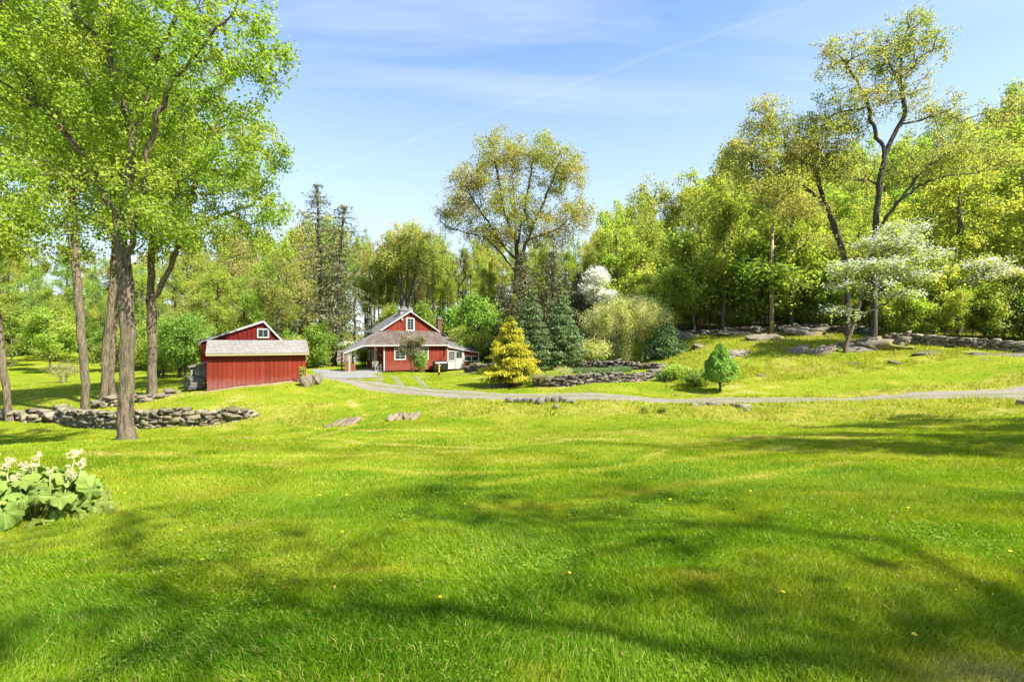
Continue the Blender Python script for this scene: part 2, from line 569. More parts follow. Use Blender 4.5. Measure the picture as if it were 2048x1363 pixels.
def gravel_mat(name, c1, c2, c3, crown=False):
    m, N, L, out = new_mat(name)
    tc = N.new("ShaderNodeTexCoord")
    n1 = noise_node(N, L, tc.outputs["Object"], 22, 6, 0.7)
    n2 = noise_node(N, L, tc.outputs["Object"], 1.2, 5, 0.6)
    r = ramp(N, L, n1.outputs["Fac"], [(0.3, c1), (0.7, c2)])
    mr = N.new("ShaderNodeMapRange"); mr.inputs["From Min"].default_value = 0.45; mr.inputs["From Max"].default_value = 0.7
    mr.inputs["To Max"].default_value = 0.7
    L.new(n2.outputs["Fac"], mr.inputs["Value"])
    mc = mixc(N, L, mr.outputs[0], r.outputs[0], c3)
    if crown:
        ca = N.new("ShaderNodeAttribute"); ca.attribute_name = "crown"
        n3 = noise_node(N, L, tc.outputs["Object"], 3.5, 6, 0.7)
        ad = N.new("ShaderNodeMath"); ad.operation = "MULTIPLY_ADD"; ad.inputs[1].default_value = 1.6
        L.new(n3.outputs["Fac"], ad.inputs[0]); L.new(ca.outputs["Fac"], ad.inputs[2])
        m3 = N.new("ShaderNodeMapRange"); m3.inputs["From Min"].default_value = 1.12; m3.inputs["From Max"].default_value = 1.45
        m3.inputs["To Max"].default_value = 0.8
        L.new(ad.outputs[0], m3.inputs["Value"])
        mc = mixc(N, L, m3.outputs[0], mc.outputs[0], (0.12, 0.14, 0.02))
    p = N.new("ShaderNodeBsdfPrincipled"); p.inputs["Roughness"].default_value = 0.95
    L.new(mc.outputs[0], p.inputs["Base Color"])
    b = N.new("ShaderNodeBump"); b.inputs["Strength"].default_value = 0.8; b.inputs["Distance"].default_value = 0.05
    L.new(n1.outputs["Fac"], b.inputs["Height"]); L.new(b.outputs[0], p.inputs["Normal"])
    L.new(p.outputs[0], out.inputs[0])
    return m


M = {}
M["grass"] = grass_mat()
M["ground"] = ground_mat()
M["gravel"] = gravel_mat("gravel", (0.12, 0.105, 0.085), (0.25, 0.22, 0.185), (0.17, 0.15, 0.105), True)
M["yard"] = gravel_mat("grey_gravel", (0.12, 0.12, 0.12), (0.24, 0.24, 0.235), (0.19, 0.18, 0.16))
M["bark"] = bark_mat("grey_bark", (0.03, 0.022, 0.013), (0.145, 0.108, 0.066), (0.125, 0.118, 0.055))
M["bark_dark"] = bark_mat("dark_bark", (0.015, 0.012, 0.010), (0.06, 0.048, 0.036), (0.07, 0.065, 0.04))
M["bark_forest"] = bark_mat("wood_bark", (0.025, 0.02, 0.015), (0.09, 0.075, 0.055), (0.10, 0.095, 0.06), 0.6)
M["twig"] = bark_mat("shrub_twigs", (0.13, 0.11, 0.07), (0.33, 0.28, 0.19), (0.28, 0.27, 0.13))
M["maple"] = leaf_mat("maple_leaves", (0.065, 0.125, 0.010), (0.17, 0.235, 0.022), (0.20, 0.24, 0.03), 0.55, 0.45, 0.008)
M["lime"] = leaf_mat("lime_leaves", (0.085, 0.135, 0.014), (0.20, 0.24, 0.03), (0.20, 0.215, 0.04), 0.60, 0.35, 0.02)
M["green"] = leaf_mat("green_leaves", (0.07, 0.125, 0.016), (0.145, 0.205, 0.026), (0.165, 0.20, 0.035), 0.58, 0.35, 0.02)
M["olive"] = leaf_mat("olive_leaves", (0.10, 0.11, 0.018), (0.20, 0.205, 0.045), (0.21, 0.185, 0.05), 0.42, 0.3, 0.015)
M["oak"] = leaf_mat("oak_leaves", (0.125, 0.145, 0.022), (0.225, 0.245, 0.038), (0.225, 0.20, 0.055), 0.55, 0.16, 0.005)
M["gold"] = leaf_mat("gold_leaves", (0.105, 0.135, 0.02), (0.20, 0.225, 0.04), (0.205, 0.20, 0.045), 0.58, 0.3, 0.01)
M["young"] = leaf_mat("young_leaves", (0.11, 0.13, 0.022), (0.205, 0.222, 0.042), (0.195, 0.185, 0.05), 0.52, 0.3, 0.01)
M["hemlock"] = leaf_mat("hemlock_needles", (0.04, 0.05, 0.017), (0.105, 0.115, 0.04), (0.10, 0.098, 0.04), 0.3, 0.6, 0.02)
M["spruce"] = leaf_mat("spruce_needles", (0.028, 0.052, 0.015), (0.115, 0.165, 0.048), (0.068, 0.102, 0.026), 0.2, 0.9, 0.01)
M["cypress"] = leaf_mat("golden_cypress_sprays", (0.035, 0.055, 0.005), (0.225, 0.21, 0.014), None, 0.35, 0.9, 0.005)
M["dwarf"] = leaf_mat("dwarf_conifer_sprays", (0.035, 0.08, 0.010), (0.11, 0.19, 0.022), None, 0.3, 0.9, 0.005)
M["petals"] = leaf_mat("white_bracts", (0.56, 0.57, 0.51), (0.84, 0.84, 0.79), None, 0.3, 1.0, 0.0, ltint=(1, 1, 0.95), gain=False)
M["shrub_leaf"] = leaf_mat("shrub_leaves", (0.17, 0.19, 0.045), (0.29, 0.305, 0.09), (0.26, 0.265, 0.10), 0.5, 0.6, 0.01)
M["lilac"] = leaf_mat("lilac_leaves", (0.05, 0.085, 0.02), (0.13, 0.17, 0.045), (0.17, 0.13, 0.08), 0.4, 1.1, 0.01)
M["rhubarb"] = leaf_mat("rhubarb_leaf", (0.10, 0.17, 0.014), (0.28, 0.36, 0.075), None, 0.35, 1.0, 0.01, 0.6, ltint=(1.2, 1.3, 0.4), gain=False)
M["cream"] = leaf_mat("cream_flowers", (0.55, 0.5, 0.22), (0.85, 0.78, 0.45), None, 0.3, 1.0, 0.0, ltint=(1, 1, 0.8), gain=False)
M["stalk"] = plain_mat("rhubarb_stalk", (0.22, 0.27, 0.08), 0.5)
M["stone"] = stone_mat("field_stone", (0.078, 0.065, 0.042), (0.246, 0.205, 0.143), (0.168, 0.150, 0.076), 4.0)
M["stone_moss"] = stone_mat("mossy_field_stone", (0.06, 0.052, 0.03), (0.23, 0.20, 0.13), (0.13, 0.125, 0.04), 4.0, 0.8)
M["stone_dark"] = stone_mat("grey_field_stone", (0.050, 0.042, 0.032), (0.179, 0.148, 0.113), (0.123, 0.110, 0.067), 4.0)
M["ledge"] = stone_mat("ledge_rock", (0.055, 0.045, 0.030), (0.185, 0.155, 0.110), (0.168, 0.155, 0.017), 1.3, 0.9)
M["slabwood"] = stone_mat("weathered_slab", (0.075, 0.055, 0.032), (0.215, 0.17, 0.115), (0.18, 0.125, 0.03), 3.0)
M["red"] = paint_mat("red_boards", (0.115, 0.017, 0.007), (0.20, 0.035, 0.017), 0.8, 2.5, (0.20, 0.055, 0.042), (0.5, 1.2))
M["red_shed"] = paint_mat("red_shed_boards", (0.105, 0.013, 0.005), (0.185, 0.026, 0.010), 0.6, 2.5, (0.20, 0.085, 0.065), (0.7, 1.35))
M["red_barn"] = paint_mat("red_barn_boards", (0.085, 0.005, 0.004), (0.13, 0.009, 0.007), 0.6, 2.0)
M["red_dark"] = plain_mat("dark_soffit_red", (0.05, 0.008, 0.006), 0.8)
M["white"] = paint_mat("white_paint", (0.30, 0.29, 0.265), (0.43, 0.42, 0.385), 0.5, 1.5, bump=0.1)
M["creamwood"] = paint_mat("cream_paint", (0.50, 0.44, 0.30), (0.66, 0.60, 0.44), 0.5, 1.5)
M["brownwood"] = paint_mat("brown_stained_wood", (0.10, 0.04, 0.022), (0.20, 0.085, 0.045), 0.6, 1.5)
M["greywood"] = paint_mat("grey_weathered_wood", (0.10, 0.09, 0.075), (0.26, 0.235, 0.195), 0.85, 2.0)
M["darkboards"] = paint_mat("dark_weathered_boards", (0.06, 0.06, 0.055), (0.17, 0.165, 0.15), 0.85, 2.0)
M["polewood"] = paint_mat("pale_pole_wood", (0.20, 0.145, 0.075), (0.32, 0.25, 0.15), 0.8, 1.0)
M["roof_grey"] = shingle_mat("grey_shingles", (0.09, 0.09, 0.088), (0.15, 0.145, 0.14), (0.17, 0.16, 0.15))
M["roof_shed"] = shingle_mat("pale_grey_shingles", (0.15, 0.14, 0.13), (0.215, 0.2, 0.185), (0.18, 0.17, 0.155))
M["roof_brown"] = shingle_mat("brown_shingles", (0.055, 0.038, 0.028), (0.095, 0.067, 0.05), (0.105, 0.085, 0.07))
M["roof_slate"] = shingle_mat("slate_shingles", (0.07, 0.07, 0.075), (0.15, 0.145, 0.15), (0.11, 0.10, 0.10))
M["trimgrey"] = plain_mat("pale_grey_trim", (0.34, 0.34, 0.33), 0.6)
M["khaki"] = plain_mat("khaki_fascia", (0.24, 0.22, 0.10), 0.6)
M["brick"] = shingle_mat("red_brick", (0.12, 0.045, 0.03), (0.16, 0.065, 0.045), (0.12, 0.055, 0.04), 0.12)
M["metal"] = plain_mat("dull_metal", (0.35, 0.36, 0.36), 0.4, 0.8)
M["pipe"] = plain_mat("weathered_pipe", (0.07, 0.07, 0.045), 0.6)
M["black"] = plain_mat("black_paint", (0.012, 0.012, 0.013), 0.35)
M["glass"] = glass_mat("window_glass")
M["yellow"] = plain_mat("yellow_paint", (0.6, 0.38, 0.06), 0.5)
M["petal_yellow"] = plain_mat("dandelion_yellow", (0.8, 0.66, 0.02), 0.6)
M["concrete"] = plain_mat("porch_concrete", (0.19, 0.185, 0.17), 0.9)
M["wire"] = plain_mat("wire_black", (0.03, 0.03, 0.03), 0.5)
M["clover"] = leaf_mat("clover_leaf", (0.07, 0.15, 0.006), (0.14, 0.24, 0.012), None, 0.3, 1.0, 0.0, gain=False)
M["dead_leaf"] = leaf_mat("dead_leaf", (0.08, 0.05, 0.015), (0.24, 0.17, 0.06), None, 0.2, 1.0, 0.0, gain=False, ltint=(1, 1, 1))
M["iris"] = leaf_mat("sword_leaves", (0.05, 0.09, 0.025), (0.12, 0.17, 0.05), None, 0.3, 1.0, 0.01)

# ------------------------------------------------------------------ terrain
CTRL = np.array([
    (-9, -12, .3), (0, -12, .5), (10, -12, .9), (25, -12, 1.0), (-25, -12, -.5),
    (-6, 0, -.12), (0, 0, 0), (6, 0, .10), (18, 2, .3), (-20, 4, -1.0), (-40, 0, -1.8), (45, 0, .8),
    (-6.5, 6.5, -.68), (0, 6.5, -.60), (6.5, 6.5, -.40), (14, 7, -.15),
    (-14, 14, -1.42), (-11.2, 14, -1.27), (-5, 14, -1.36), (0, 14, -1.33), (6, 13, -1.05), (12.3, 12, -.75), (20, 12, -.3),
    (-22, 18, -2.2), (-40, 14, -2.4),
    (0, 20.5, -1.61), (9, 19, -1.45), (15.3, 17.5, -1.14), (17.4, 17, -1.03), (24, 17, -.6),
    (-4.7, 21, -1.78), (-8.6, 22.3, -2.28), (-12, 23, -2.42), (-17.4, 23.6, -2.62), (-23.2, 25.5, -2.55), (-30, 25, -2.6), (-26, 22, -2.6),
    (-12.8, 25.6, -2.1), (-14, 27, -1.7), (-16.8, 26, -2.0), (-20, 27.5, -2.1), (-18.3, 29.6, -1.42), (-13.4, 32.8, -.85), (-12.3, 31, -1.12), (-15.6, 31.2, -1.12),
    (-23, 27, -2.42), (-23.8, 29, -2.1), (-22.3, 31, -1.65), (-28, 27.5, -2.5), (-38, 40, -2.3), (-30, 38, -1.7), (-52, 60, -2.0), (-38, 60, -1.8),
    (-70, 80, .2), (-50, 85, .6), (-24, 60, -1.25), (-30, 48, -1.5), (-22.4, 36, -1.3), (-18, 39, -1.2),
    # driveway
    (-13.6, 35.5, -1.05), (-9.5, 31.5, -1.33), (-5, 28, -1.34), (-.2, 25.5, -1.34), (4.3, 24.3, -1.28), (8.9, 23.8, -1.3), (15.7, 23.2, -1.22), (19.7, 22.5, -.97), (22.5, 22, -.85),
    (-15.7, 41, -1.25), (-11.5, 38, -1.36), (-5.8, 32, -1.36), (-1.7, 29.8, -1.36), (2.1, 28, -1.36), (7.3, 26.5, -1.4), (12.4, 26, -1.37), (17.4, 25.8, -1.3), (22.3, 25.5, -.86), (26.6, 26, -.7), (29, 22, -.5),
    # house pad, garden
    (-16, 50, -1.46), (-10, 47, -1.46), (-5, 50, -1.46), (-4, 57, -1.3), (-14, 60, -1.3), (-7, 42, -1.44), (-.5, 33, -1.4), (2.6, 30.8, -1.32), (9, 34, -1.05),
    (4, 33.5, -.78), (7.5, 36, -.72), (5, 39, -.75), (5, 41.5, -.15), (9.5, 43, -.3), (12, 40, -.2), (3, 45, -.1),
    # knoll on the right
    (11.9, 28.5, -1.28), (14, 29.5, -1.03), (15.7, 33, -.3), (12.3, 33, -.6), (14, 38, .55), (19, 38, 1.45), (21.6, 32, .3), (24, 36, 1.3),
    (24, 29, -.1), (27.3, 33, .95), (27.6, 27, 0.0), (30.7, 30, .72), (15.2, 46, 1.75), (19, 45, 2.1), (23.7, 45, 2.15), (27, 37, 1.55), (31, 31.5, .95), (38, 26, .3),
    # woodland and far hills
    (20, 55, 3.2), (40, 60, 4.0), (45, 50, 3.4), (52, 45, 3.0), (13, 60, 2.2), (0, 60, .3), (-8, 70, .2), (6, 80, 3.0),
    (0, 120, 6), (0, 180, 11), (-22, 110, .2), (-36, 170, 1.5), (-55, 250, 3), (-60, 120, 4.5), (-100, 100, 6), (-110, 160, 10), (60, 110, 13), (120, 110, 22), (80, 180, 30),
    (70, 70, 8), (110, 40, 7), (90, 0, 3), (-110, 40, 2), (-110, 0, -1), (0, -40, 1.5), (90, -40, 3), (-90, -40, 0), (-150, 230, 17), (150, 230, 45), (0, 250, 15),
], float)


def tps_fit(P, lam=0.05):
    n = len(P)
    d2 = ((P[:, None, :2] - P[None, :, :2]) ** 2).sum(-1)
    K = 0.5 * d2 * np.log(d2 + 1e-9)
    A = np.zeros((n + 3, n + 3))
    A[:n, :n] = K + lam * np.eye(n)
    A[:n, n] = 1; A[:n, n + 1:] = P[:, :2]
    A[n, :n] = 1; A[n + 1:, :n] = P[:, :2].T
    b = np.zeros(n + 3); b[:n] = P[:, 2]
    return np.linalg.solve(A, b)


TPS = tps_fit(CTRL)


def terrain(x, y):
    x = np.asarray(x, float).ravel(); y = np.asarray(y, float).ravel()
    out = np.empty(len(x))
    n = len(CTRL)
    for s in range(0, len(x), 20000):
        xs, ys = x[s:s + 20000], y[s:s + 20000]
        d2 = (xs[:, None] - CTRL[None, :, 0]) ** 2 + (ys[:, None] - CTRL[None, :, 1]) ** 2
        out[s:s + 20000] = (0.5 * d2 * np.log(d2 + 1e-9)) @ TPS[:n] + TPS[n] + TPS[n + 1] * xs + TPS[n + 2] * ys
    bump = 0.30 * (fbm(x * 0.22 + 4, y * 0.22, 2) - 0.5) + 0.10 * (fbm(x * 0.55, y * 0.55, 2) - 0.5) + 0.05 * (fbm(x * 2.1 + 9, y * 2.1, 2) - 0.5)
    return out + bump


def warp(a, lo, hi, n, k):
    t = np.linspace(-1, 1, n)
    w = np.sinh(k * t) / np.sinh(k)
    return np.where(w < 0, w * -lo, w * hi)


GX = warp(None, -190, 190, 381, 3.6)
GY = np.concatenate([np.linspace(-45, 1.5, 40)[:-1], np.linspace(1.5, 32, 180)[:-1], np.linspace(32, 62, 90)[:-1], np.linspace(62, 260, 70)])
XX, YY = np.meshgrid(GX, GY)
ZZ = terrain(XX, YY).reshape(XX.shape)


def gz(x, y):
    """height of the ground sheet, bilinear on the mesh itself"""
    x = np.asarray(x, float); y = np.asarray(y, float)
    i = np.clip(np.searchsorted(GX, x) - 1, 0, len(GX) - 2)
    j = np.clip(np.searchsorted(GY, y) - 1, 0, len(GY) - 2)
    fx = np.clip((x - GX[i]) / (GX[i + 1] - GX[i]), 0, 1); fy = np.clip((y - GY[j]) / (GY[j + 1] - GY[j]), 0, 1)
    return (ZZ[j, i] * (1 - fx) + ZZ[j, i + 1] * fx) * (1 - fy) + (ZZ[j + 1, i] * (1 - fx) + ZZ[j + 1, i + 1] * fx) * fy


def on_ground(px, Y, dz=0.0):
    x = (px - 1024) / 1000.0 * Y
    return np.array([x, Y, float(gz(x, Y)) + dz])


def pix(p):
    return 1024 + 1000 * p[0] / p[1], 681.5 - 1000 * (p[2] - EYE) / p[1]


ROAD_LO = [(560, 43), (600, 39), (641, 35.5), (722, 31.5), (844, 28), (1015, 25.5), (1200, 24.3), (1400, 23.8), (1700, 23.2), (1900, 22.5), (2048, 22), (2300, 20.5)]
ROAD_HI = [(575, 50), (615, 45), (660, 41), (722, 38), (844, 32), (966, 29.8), (1100, 28), (1300, 26.5), (1500, 26), (1700, 25.8), (1900, 25.5), (2048, 26), (2300, 25)]


def poly_w(pts):
    a = np.array([((p - 1024) / 1000.0 * Y, Y) for p, Y in pts])
    return a


def resample(a, n):
    a = np.asarray(a, float)
    d = np.concatenate([[0], np.cumsum(np.linalg.norm(np.diff(a, axis=0), axis=1))])
    t = np.linspace(0, d[-1], n)
    # smooth: Catmull-like by averaging linear samples
    s = np.stack([np.interp(t, d, a[:, k]) for k in range(a.shape[1])], 1)
    for _ in range(max(2, n // 60)):
        s[1:-1] = (s[:-2] + 2 * s[1:-1] + s[2:]) / 4
    return s


RLO = resample(poly_w(ROAD_LO), 160)
RHI = resample(poly_w(ROAD_HI), 160)


def dist_poly(x, y, poly):
    x = np.asarray(x); y = np.asarray(y)
    best = np.full(x.shape, 1e9)
    for a, b in zip(poly[:-1], poly[1:]):
        ab = b - a; l2 = (ab ** 2).sum() + 1e-9
        t = np.clip(((x - a[0]) * ab[0] + (y - a[1]) * ab[1]) / l2, 0, 1)
        best = np.minimum(best, np.hypot(x - a[0] - t * ab[0], y - a[1] - t * ab[1]))
    return best


def inside(x, y, poly):
    x = np.asarray(x); y = np.asarray(y)
    c = np.zeros(x.shape, bool)
    n = len(poly)
    for i in range(n):
        a, b = poly[i], poly[(i + 1) % n]
        cond = ((a[1] > y) != (b[1] > y))
        xi = (b[0] - a[0]) * (y - a[1]) / (b[1] - a[1] + 1e-12) + a[0]
        c ^= cond & (x < xi)
    return c


ROAD_POLY = np.concatenate([RLO[::3], RHI[::-3]])


def edge_Y(px_pts):
    xs = np.array([p for p, _ in px_pts], float); ys = np.array([Y for _, Y in px_pts], float)
    return lambda px: np.interp(px, xs, ys)


LAWN_EDGE = edge_Y([(0, 25), (130, 24), (300, 23), (515, 23.5), (640, 22.5), (800, 21.2), (1024, 20.5), (1500, 19), (1900, 17.5), (2048, 17), (2600, 15)])
MOW_LINES = [resample(poly_w(l), 30) for l in (
    [(700, 9.8), (900, 9.2), (1100, 8.9), (1300, 9.7), (1420, 10.6), (1600, 12.2)],
    [(980, 6.5), (1200, 7.0), (1400, 7.8), (1600, 8.7), (1700, 9.3)],
    [(940, 8.0), (1130, 8.6), (1280, 10.0), (1330, 12.0)],
    [(150, 11.5), (400, 11.2), (700, 12.0), (1000, 13.5)],
    [(560, 18.5), (760, 14.5), (1000, 13.6), (1240, 15.2)],
    [(700, 27.5), (735, 24), (690, 20), (560, 17), (330, 15)],
    [(560, 25.5), (735, 18.6), (980, 17.4)],
)]


def lawn_tint(x, y):
    """how yellow the turf is, 0 deep green .. 1 straw: greener close to the camera, yellower further out, clippings along mowing lines"""
    x = np.asarray(x, float); y = np.asarray(y, float)
    r = np.hypot(x, y)
    t = 0.30 + 0.27 * np.clip((r - 3.5) / 9.0, 0, 1)
    t = t + 0.55 * (fbm(x * 0.45 + 3, y * 0.6 + 8, 3) - 0.5) + 0.35 * (fbm(x * 1.9, y * 2.3, 2) - 0.5)
    for ln in MOW_LINES:
        d = dist_poly(x, y, ln)
        t = t - 0.10 * np.exp(-((d - 0.5) / 0.25) ** 2) + 0.42 * np.exp(-(d / 0.19) ** 2) * (0.35 + 0.65 * fbm(x * 1.3, y * 1.3, 2))
    t = t + 0.5 * np.clip(fbm(x * 0.9 + 60, y * 1.2 + 20, 3) - 0.60, 0, 1) * 2.0
    for cx, cy, rx, ry, am in ((2.55, 2.62, .55, .28, .75), (1.35, 2.5, .35, .14, .45), (1.45, 4.0, .35, .16, .4), (-1.2, 4.4, .4, .14, .45), (4.4, 6.6, .8, .25, .4), (-2.9, 5.8, .5, .2, .4), (.1, 2.75, .22, .12, .4)):
        t = t + am * np.exp(-((x - cx) / rx) ** 2 - ((y - cy) / ry) ** 2) * (0.4 + fbm(x * 5, y * 5, 2))
    # wide mower passes, faint
    t = t + 0.05 * np.sin(2 * np.pi * (0.45 * y + 0.12 * x + 0.5 * fbm(x * 0.2, y * 0.2, 2)))
    return t


def zones(x, y):
    x = np.asarray(x, float); y = np.asarray(y, float)
    px = 1024 + 1000 * x / np.maximum(y, 1.0)
    le = LAWN_EDGE(px)
    rough = np.zeros(x.shape); litter = np.zeros(x.shape); soil = np.zeros(x.shape)
    dlo = dist_poly(x, y, RLO)
    # rough bank between lawn and drive, right of the mown crossing
    b = np.clip((y - le) / 0.5, 0, 1) * np.clip((px - 820) / 60, 0, 1) * (y < 27)
    rough = np.maximum(rough, 0.62 * b)
    b2 = np.clip((y - le) / 0.5, 0, 1) * np.clip((690 - px) / 40, 0, 1) * (y < 27) * (px > 420)
    rough = np.maximum(rough, 0.5 * b2)
    # knoll
    kn = (px > 1330) & (y > 30) & (y < 48)
    rough = np.where(kn, 0.42 + 0.25 * (fbm(x * 0.5, y * 0.5, 2) - 0.4), rough)
    # woodland floor
    wall_y = np.interp(px, [1000, 1200, 1360, 1543, 1700, 1810, 2048, 2400], [62, 56, 48, 46, 45, 37, 31.5, 27])
    wood = (px > 1000) & (y > wall_y)
    litter = np.where(wood, 1.0, litter)
    back = (px <= 1000) & (y > np.interp(px, [-2000, 0, 300, 600, 700, 760, 1000], [85, 85, 75, 66, 64, 62, 62]))
    litter = np.where(back, 0.55, litter)
    soil = np.maximum(soil, 0.75 * np.exp(-((x + 4.6) / 2.3) ** 2 - ((y - 43.5) / 1.6) ** 2))
    soil = np.maximum(soil, 0.7 * np.exp(-((x + .6) / 1.8) ** 2 - ((y - 33.2) / 1.4) ** 2))
    soil = np.maximum(soil, 0.8 * np.exp(-(dlo / 0.35) ** 2) * (fbm(x * .8, y * .8, 2)))
    # bare strip below the shed
    shed = np.array([[-18.2, 29.7], [-13.4, 32.2]])
    soil = np.maximum(soil, 0.85 * np.exp(-(dist_poly(x, y, shed) / 0.5) ** 2))
    soil = np.maximum(soil, 0.7 * np.exp(-((x + 11.2) / .8) ** 2 - ((y - 13.7) / .5) ** 2))
    return rough, litter, soil


def build_ground():
    ny, nx = XX.shape
    v = np.stack([XX.ravel(), YY.ravel(), ZZ.ravel()], 1)
    i = np.arange(nx * ny).reshape(ny, nx)
    f = np.stack([i[:-1, :-1].ravel(), i[:-1, 1:].ravel(), i[1:, 1:].ravel(), i[1:, :-1].ravel()], 1)
    me = np_mesh("ground", v, [f], smooth=True)
    ro, li, so = zones(v[:, 0], v[:, 1])
    c = np.stack([ro, li, so, np.ones(len(ro))], 1).astype(np.float32)
    a = me.attributes.new("zone", "FLOAT_COLOR", "POINT"); a.data.foreach_set("color", c.ravel())
    t = lawn_tint(v[:, 0], v[:, 1])
    a = me.attributes.new("tint", "FLOAT", "POINT"); a.data.foreach_set("value", t.astype(np.float32))
    tag(link_mesh("ground", me, M["ground"]), kind="structure")


build_ground()


def strip(name, A, B, mat, dz=0.03, cols=9, jag=0.25, label=None):
    """a sheet draped on the ground between two edges with ragged sides"""
    n = len(A)
    k = np.arange(n)
    ja = jag * (fbm(k * 0.35 + 3, k * 0 + 1.5, 3) - 0.5) * 2; jb = jag * (fbm(k * 0.35 + 50, k * 0 + 7.5, 3) - 0.5) * 2
    w = (B - A) / np.linalg.norm(B - A, axis=1)[:, None]
    A2 = A + w * ja[:, None]; B2 = B + w * jb[:, None]
    t = np.linspace(0, 1, cols)
    P = A2[:, None, :] * (1 - t)[None, :, None] + B2[:, None, :] * t[None, :, None]
    z = gz(P[..., 0], P[..., 1]) + dz - 0.05 * (np.abs(t - .5) > 0.49)[None, :]
    v = np.concatenate([P, z[..., None]], 2).reshape(-1, 3)
    i = np.arange(n * cols).reshape(n, cols)
    f = np.stack([i[:-1, :-1].ravel(), i[1:, :-1].ravel(), i[1:, 1:].ravel(), i[:-1, 1:].ravel()], 1)
    me = np_mesh(name, v, [f], smooth=True)
    # face up
    cr = np.exp(-((t - .5) / .13) ** 2) * 0.95 + 0.75 * np.exp(-(np.minimum(t, 1 - t) / .07) ** 2)
    a_ = me.attributes.new("crown", "FLOAT", "POINT"); a_.data.foreach_set("value", np.tile(cr, n).astype(np.float32))
    me.update()
    if me.polygons[len(f) // 2].normal.z < 0:
        me.flip_normals()
    return tag(link_mesh(name, me, mat), kind="structure")


strip("driveway", resample(RLO, 420), resample(RHI, 420), M["gravel"], 0.03, 15, 0.55)
# grey parking yard beside the house and wheel tracks up to the porch
strip("parking_yard", resample([(-14.6, 37.2), (-16.5, 43), (-21, 52)], 80), resample([(-11, 42), (-12.8, 46), (-13.2, 50)], 80), M["yard"], 0.045, 13, 0.3)
for k, (a, b) in enumerate((((-15.2, 50), (-11.5, 37.5)), ((-13.2, 50), (-9.2, 34.6)), ((-10.8, 45), (-7.2, 33)), ((-8.4, 43), (-5.4, 32.2)))):
    A = resample([a, b], 60); d = np.array([b[0] - a[0], b[1] - a[1]]); d /= np.linalg.norm(d)
    nrm_ = np.array([-d[1], d[0]])
    strip("wheel_track", A - nrm_ * 0.27, A + nrm_ * 0.27, M["gravel"], 0.025, 5, 0.2)


# ------------------------------------------------------------------ grass
def make_blades(name, n, y0, y1, height, width, lean, seed, tint_off=0.0, accept=None, px0=-120, px1=2170, bend=False, power=1.0):
    r = rs(seed)
    Y = y0 + (y1 - y0) * r.rand(n) ** power
    px = px0 + (px1 - px0) * r.rand(n)
    # equal density over area: keep by width
    keep = r.rand(n) < Y / y1
    Y = Y[keep]; px = px[keep]
    x = (px - 1024) / 1000 * Y
    ok = ~inside(x, Y, ROAD_POLY)
    if accept is not None: ok &= accept(x, Y, px, r)
    x = x[ok]; Y = Y[ok]; n = len(x)
    z = gz(x, Y) - 0.005
    tuft = fbm(x * 2.2 + 30, Y * 2.2 + 4, 2)
    h = height * (0.55 + 0.9 * r.rand(n)) * (0.55 + 0.95 * tuft)
    w = width * (0.6 + 0.8 * r.rand(n))
    a = r.rand(n) * 2 * np.pi
    # blades lean in swaths as the mower left them
    sw = 2 * np.pi * fbm(x * 0.35 + 11, Y * 0.35 + 3, 2) * 1.6
    la = np.where(r.rand(n) < 0.6, sw + r.randn(n) * 0.6, r.rand(n) * 2 * np.pi)
    ln = lean * (0.4 + 0.9 * r.rand(n)) * h
    side = np.stack([np.cos(a), np.sin(a), np.zeros(n)], 1) * (w / 2)[:, None]
    base = np.stack([x, Y, z], 1)
    tip = base + np.stack([np.cos(la) * ln, np.sin(la) * ln, h], 1)
    t = np.clip(lawn_tint(x, Y) + tint_off + 0.30 * (r.rand(n) - 0.5), 0, 1)
    straw = r.rand(n) < 0.09
    t = np.where(straw, 0.85 + 0.15 * r.rand(n), t)
    if bend:
        mid = base + np.stack([np.cos(la) * ln * 0.28, np.sin(la) * ln * 0.28, h * 0.62], 1)
        v = np.stack([base - side, base + side, mid + side * 0.8, mid - side * 0.8, tip], 1).reshape(-1, 3)
        k = np.arange(n) * 5
        q = np.stack([k, k + 1, k + 2, k + 3], 1); tr = np.stack([k + 3, k + 2, k + 4], 1)
        me = np_mesh(name, v, [q, tr], np.concatenate([t, t]))
    else:
        v = np.stack([base - side, base + side, tip], 1).reshape(-1, 3)
        k = np.arange(n) * 3
        me = np_mesh(name, v, [np.stack([k, k + 1, k + 2], 1)], t)
    return tag(link_mesh(name, me, M["grass"]), kind="stuff")


def lawn_only(x, y, px, r):
    return y < LAWN_EDGE(px) + 0.3 * r.randn(len(x))


def rough_bank(x, y, px, r):
    ro, li, so = zones(x, y)
    return (ro > 0.3) & (fbm(x * 1.1, y * 1.1, 2) > 0.36) & (r.rand(len(x)) > so)


def far_lawn(x, y, px, r):
    ro, li, so = zones(x, y)
    return (y > LAWN_EDGE(px)) & (ro <= 0.3) & (li < 0.5) & (so < 0.4)


make_blades("lawn_grass", 680000, 1.2, 4.2, 0.045, 0.0042, 0.9, 1, -0.04, bend=True, px0=-900, px1=2950)
make_blades("lawn_grass", 600000, 4.2, 8.0, 0.043, 0.0075, 0.9, 2, px0=-700, px1=2750)
make_blades("lawn_grass", 430000, 8.0, 14.0, 0.045, 0.013, 0.9, 3, accept=lawn_only, px0=-400, px1=2450)
make_blades("lawn_grass", 340000, 14.0, 25.0, 0.045, 0.022, 0.9, 4, accept=lawn_only, px0=-250, px1=2300)
make_blades("rough_grass", 150000, 17.0, 34.0, 0.13, 0.035, 0.8, 5, 0.10, accept=rough_bank)
make_blades("rough_grass", 60000, 30.0, 48.0, 0.16, 0.05, 0.8, 6, 0.08, accept=rough_bank, px0=1250)
make_blades("lawn_grass", 160000, 20.0, 48.0, 0.06, 0.05, 0.8, 7, accept=far_lawn)


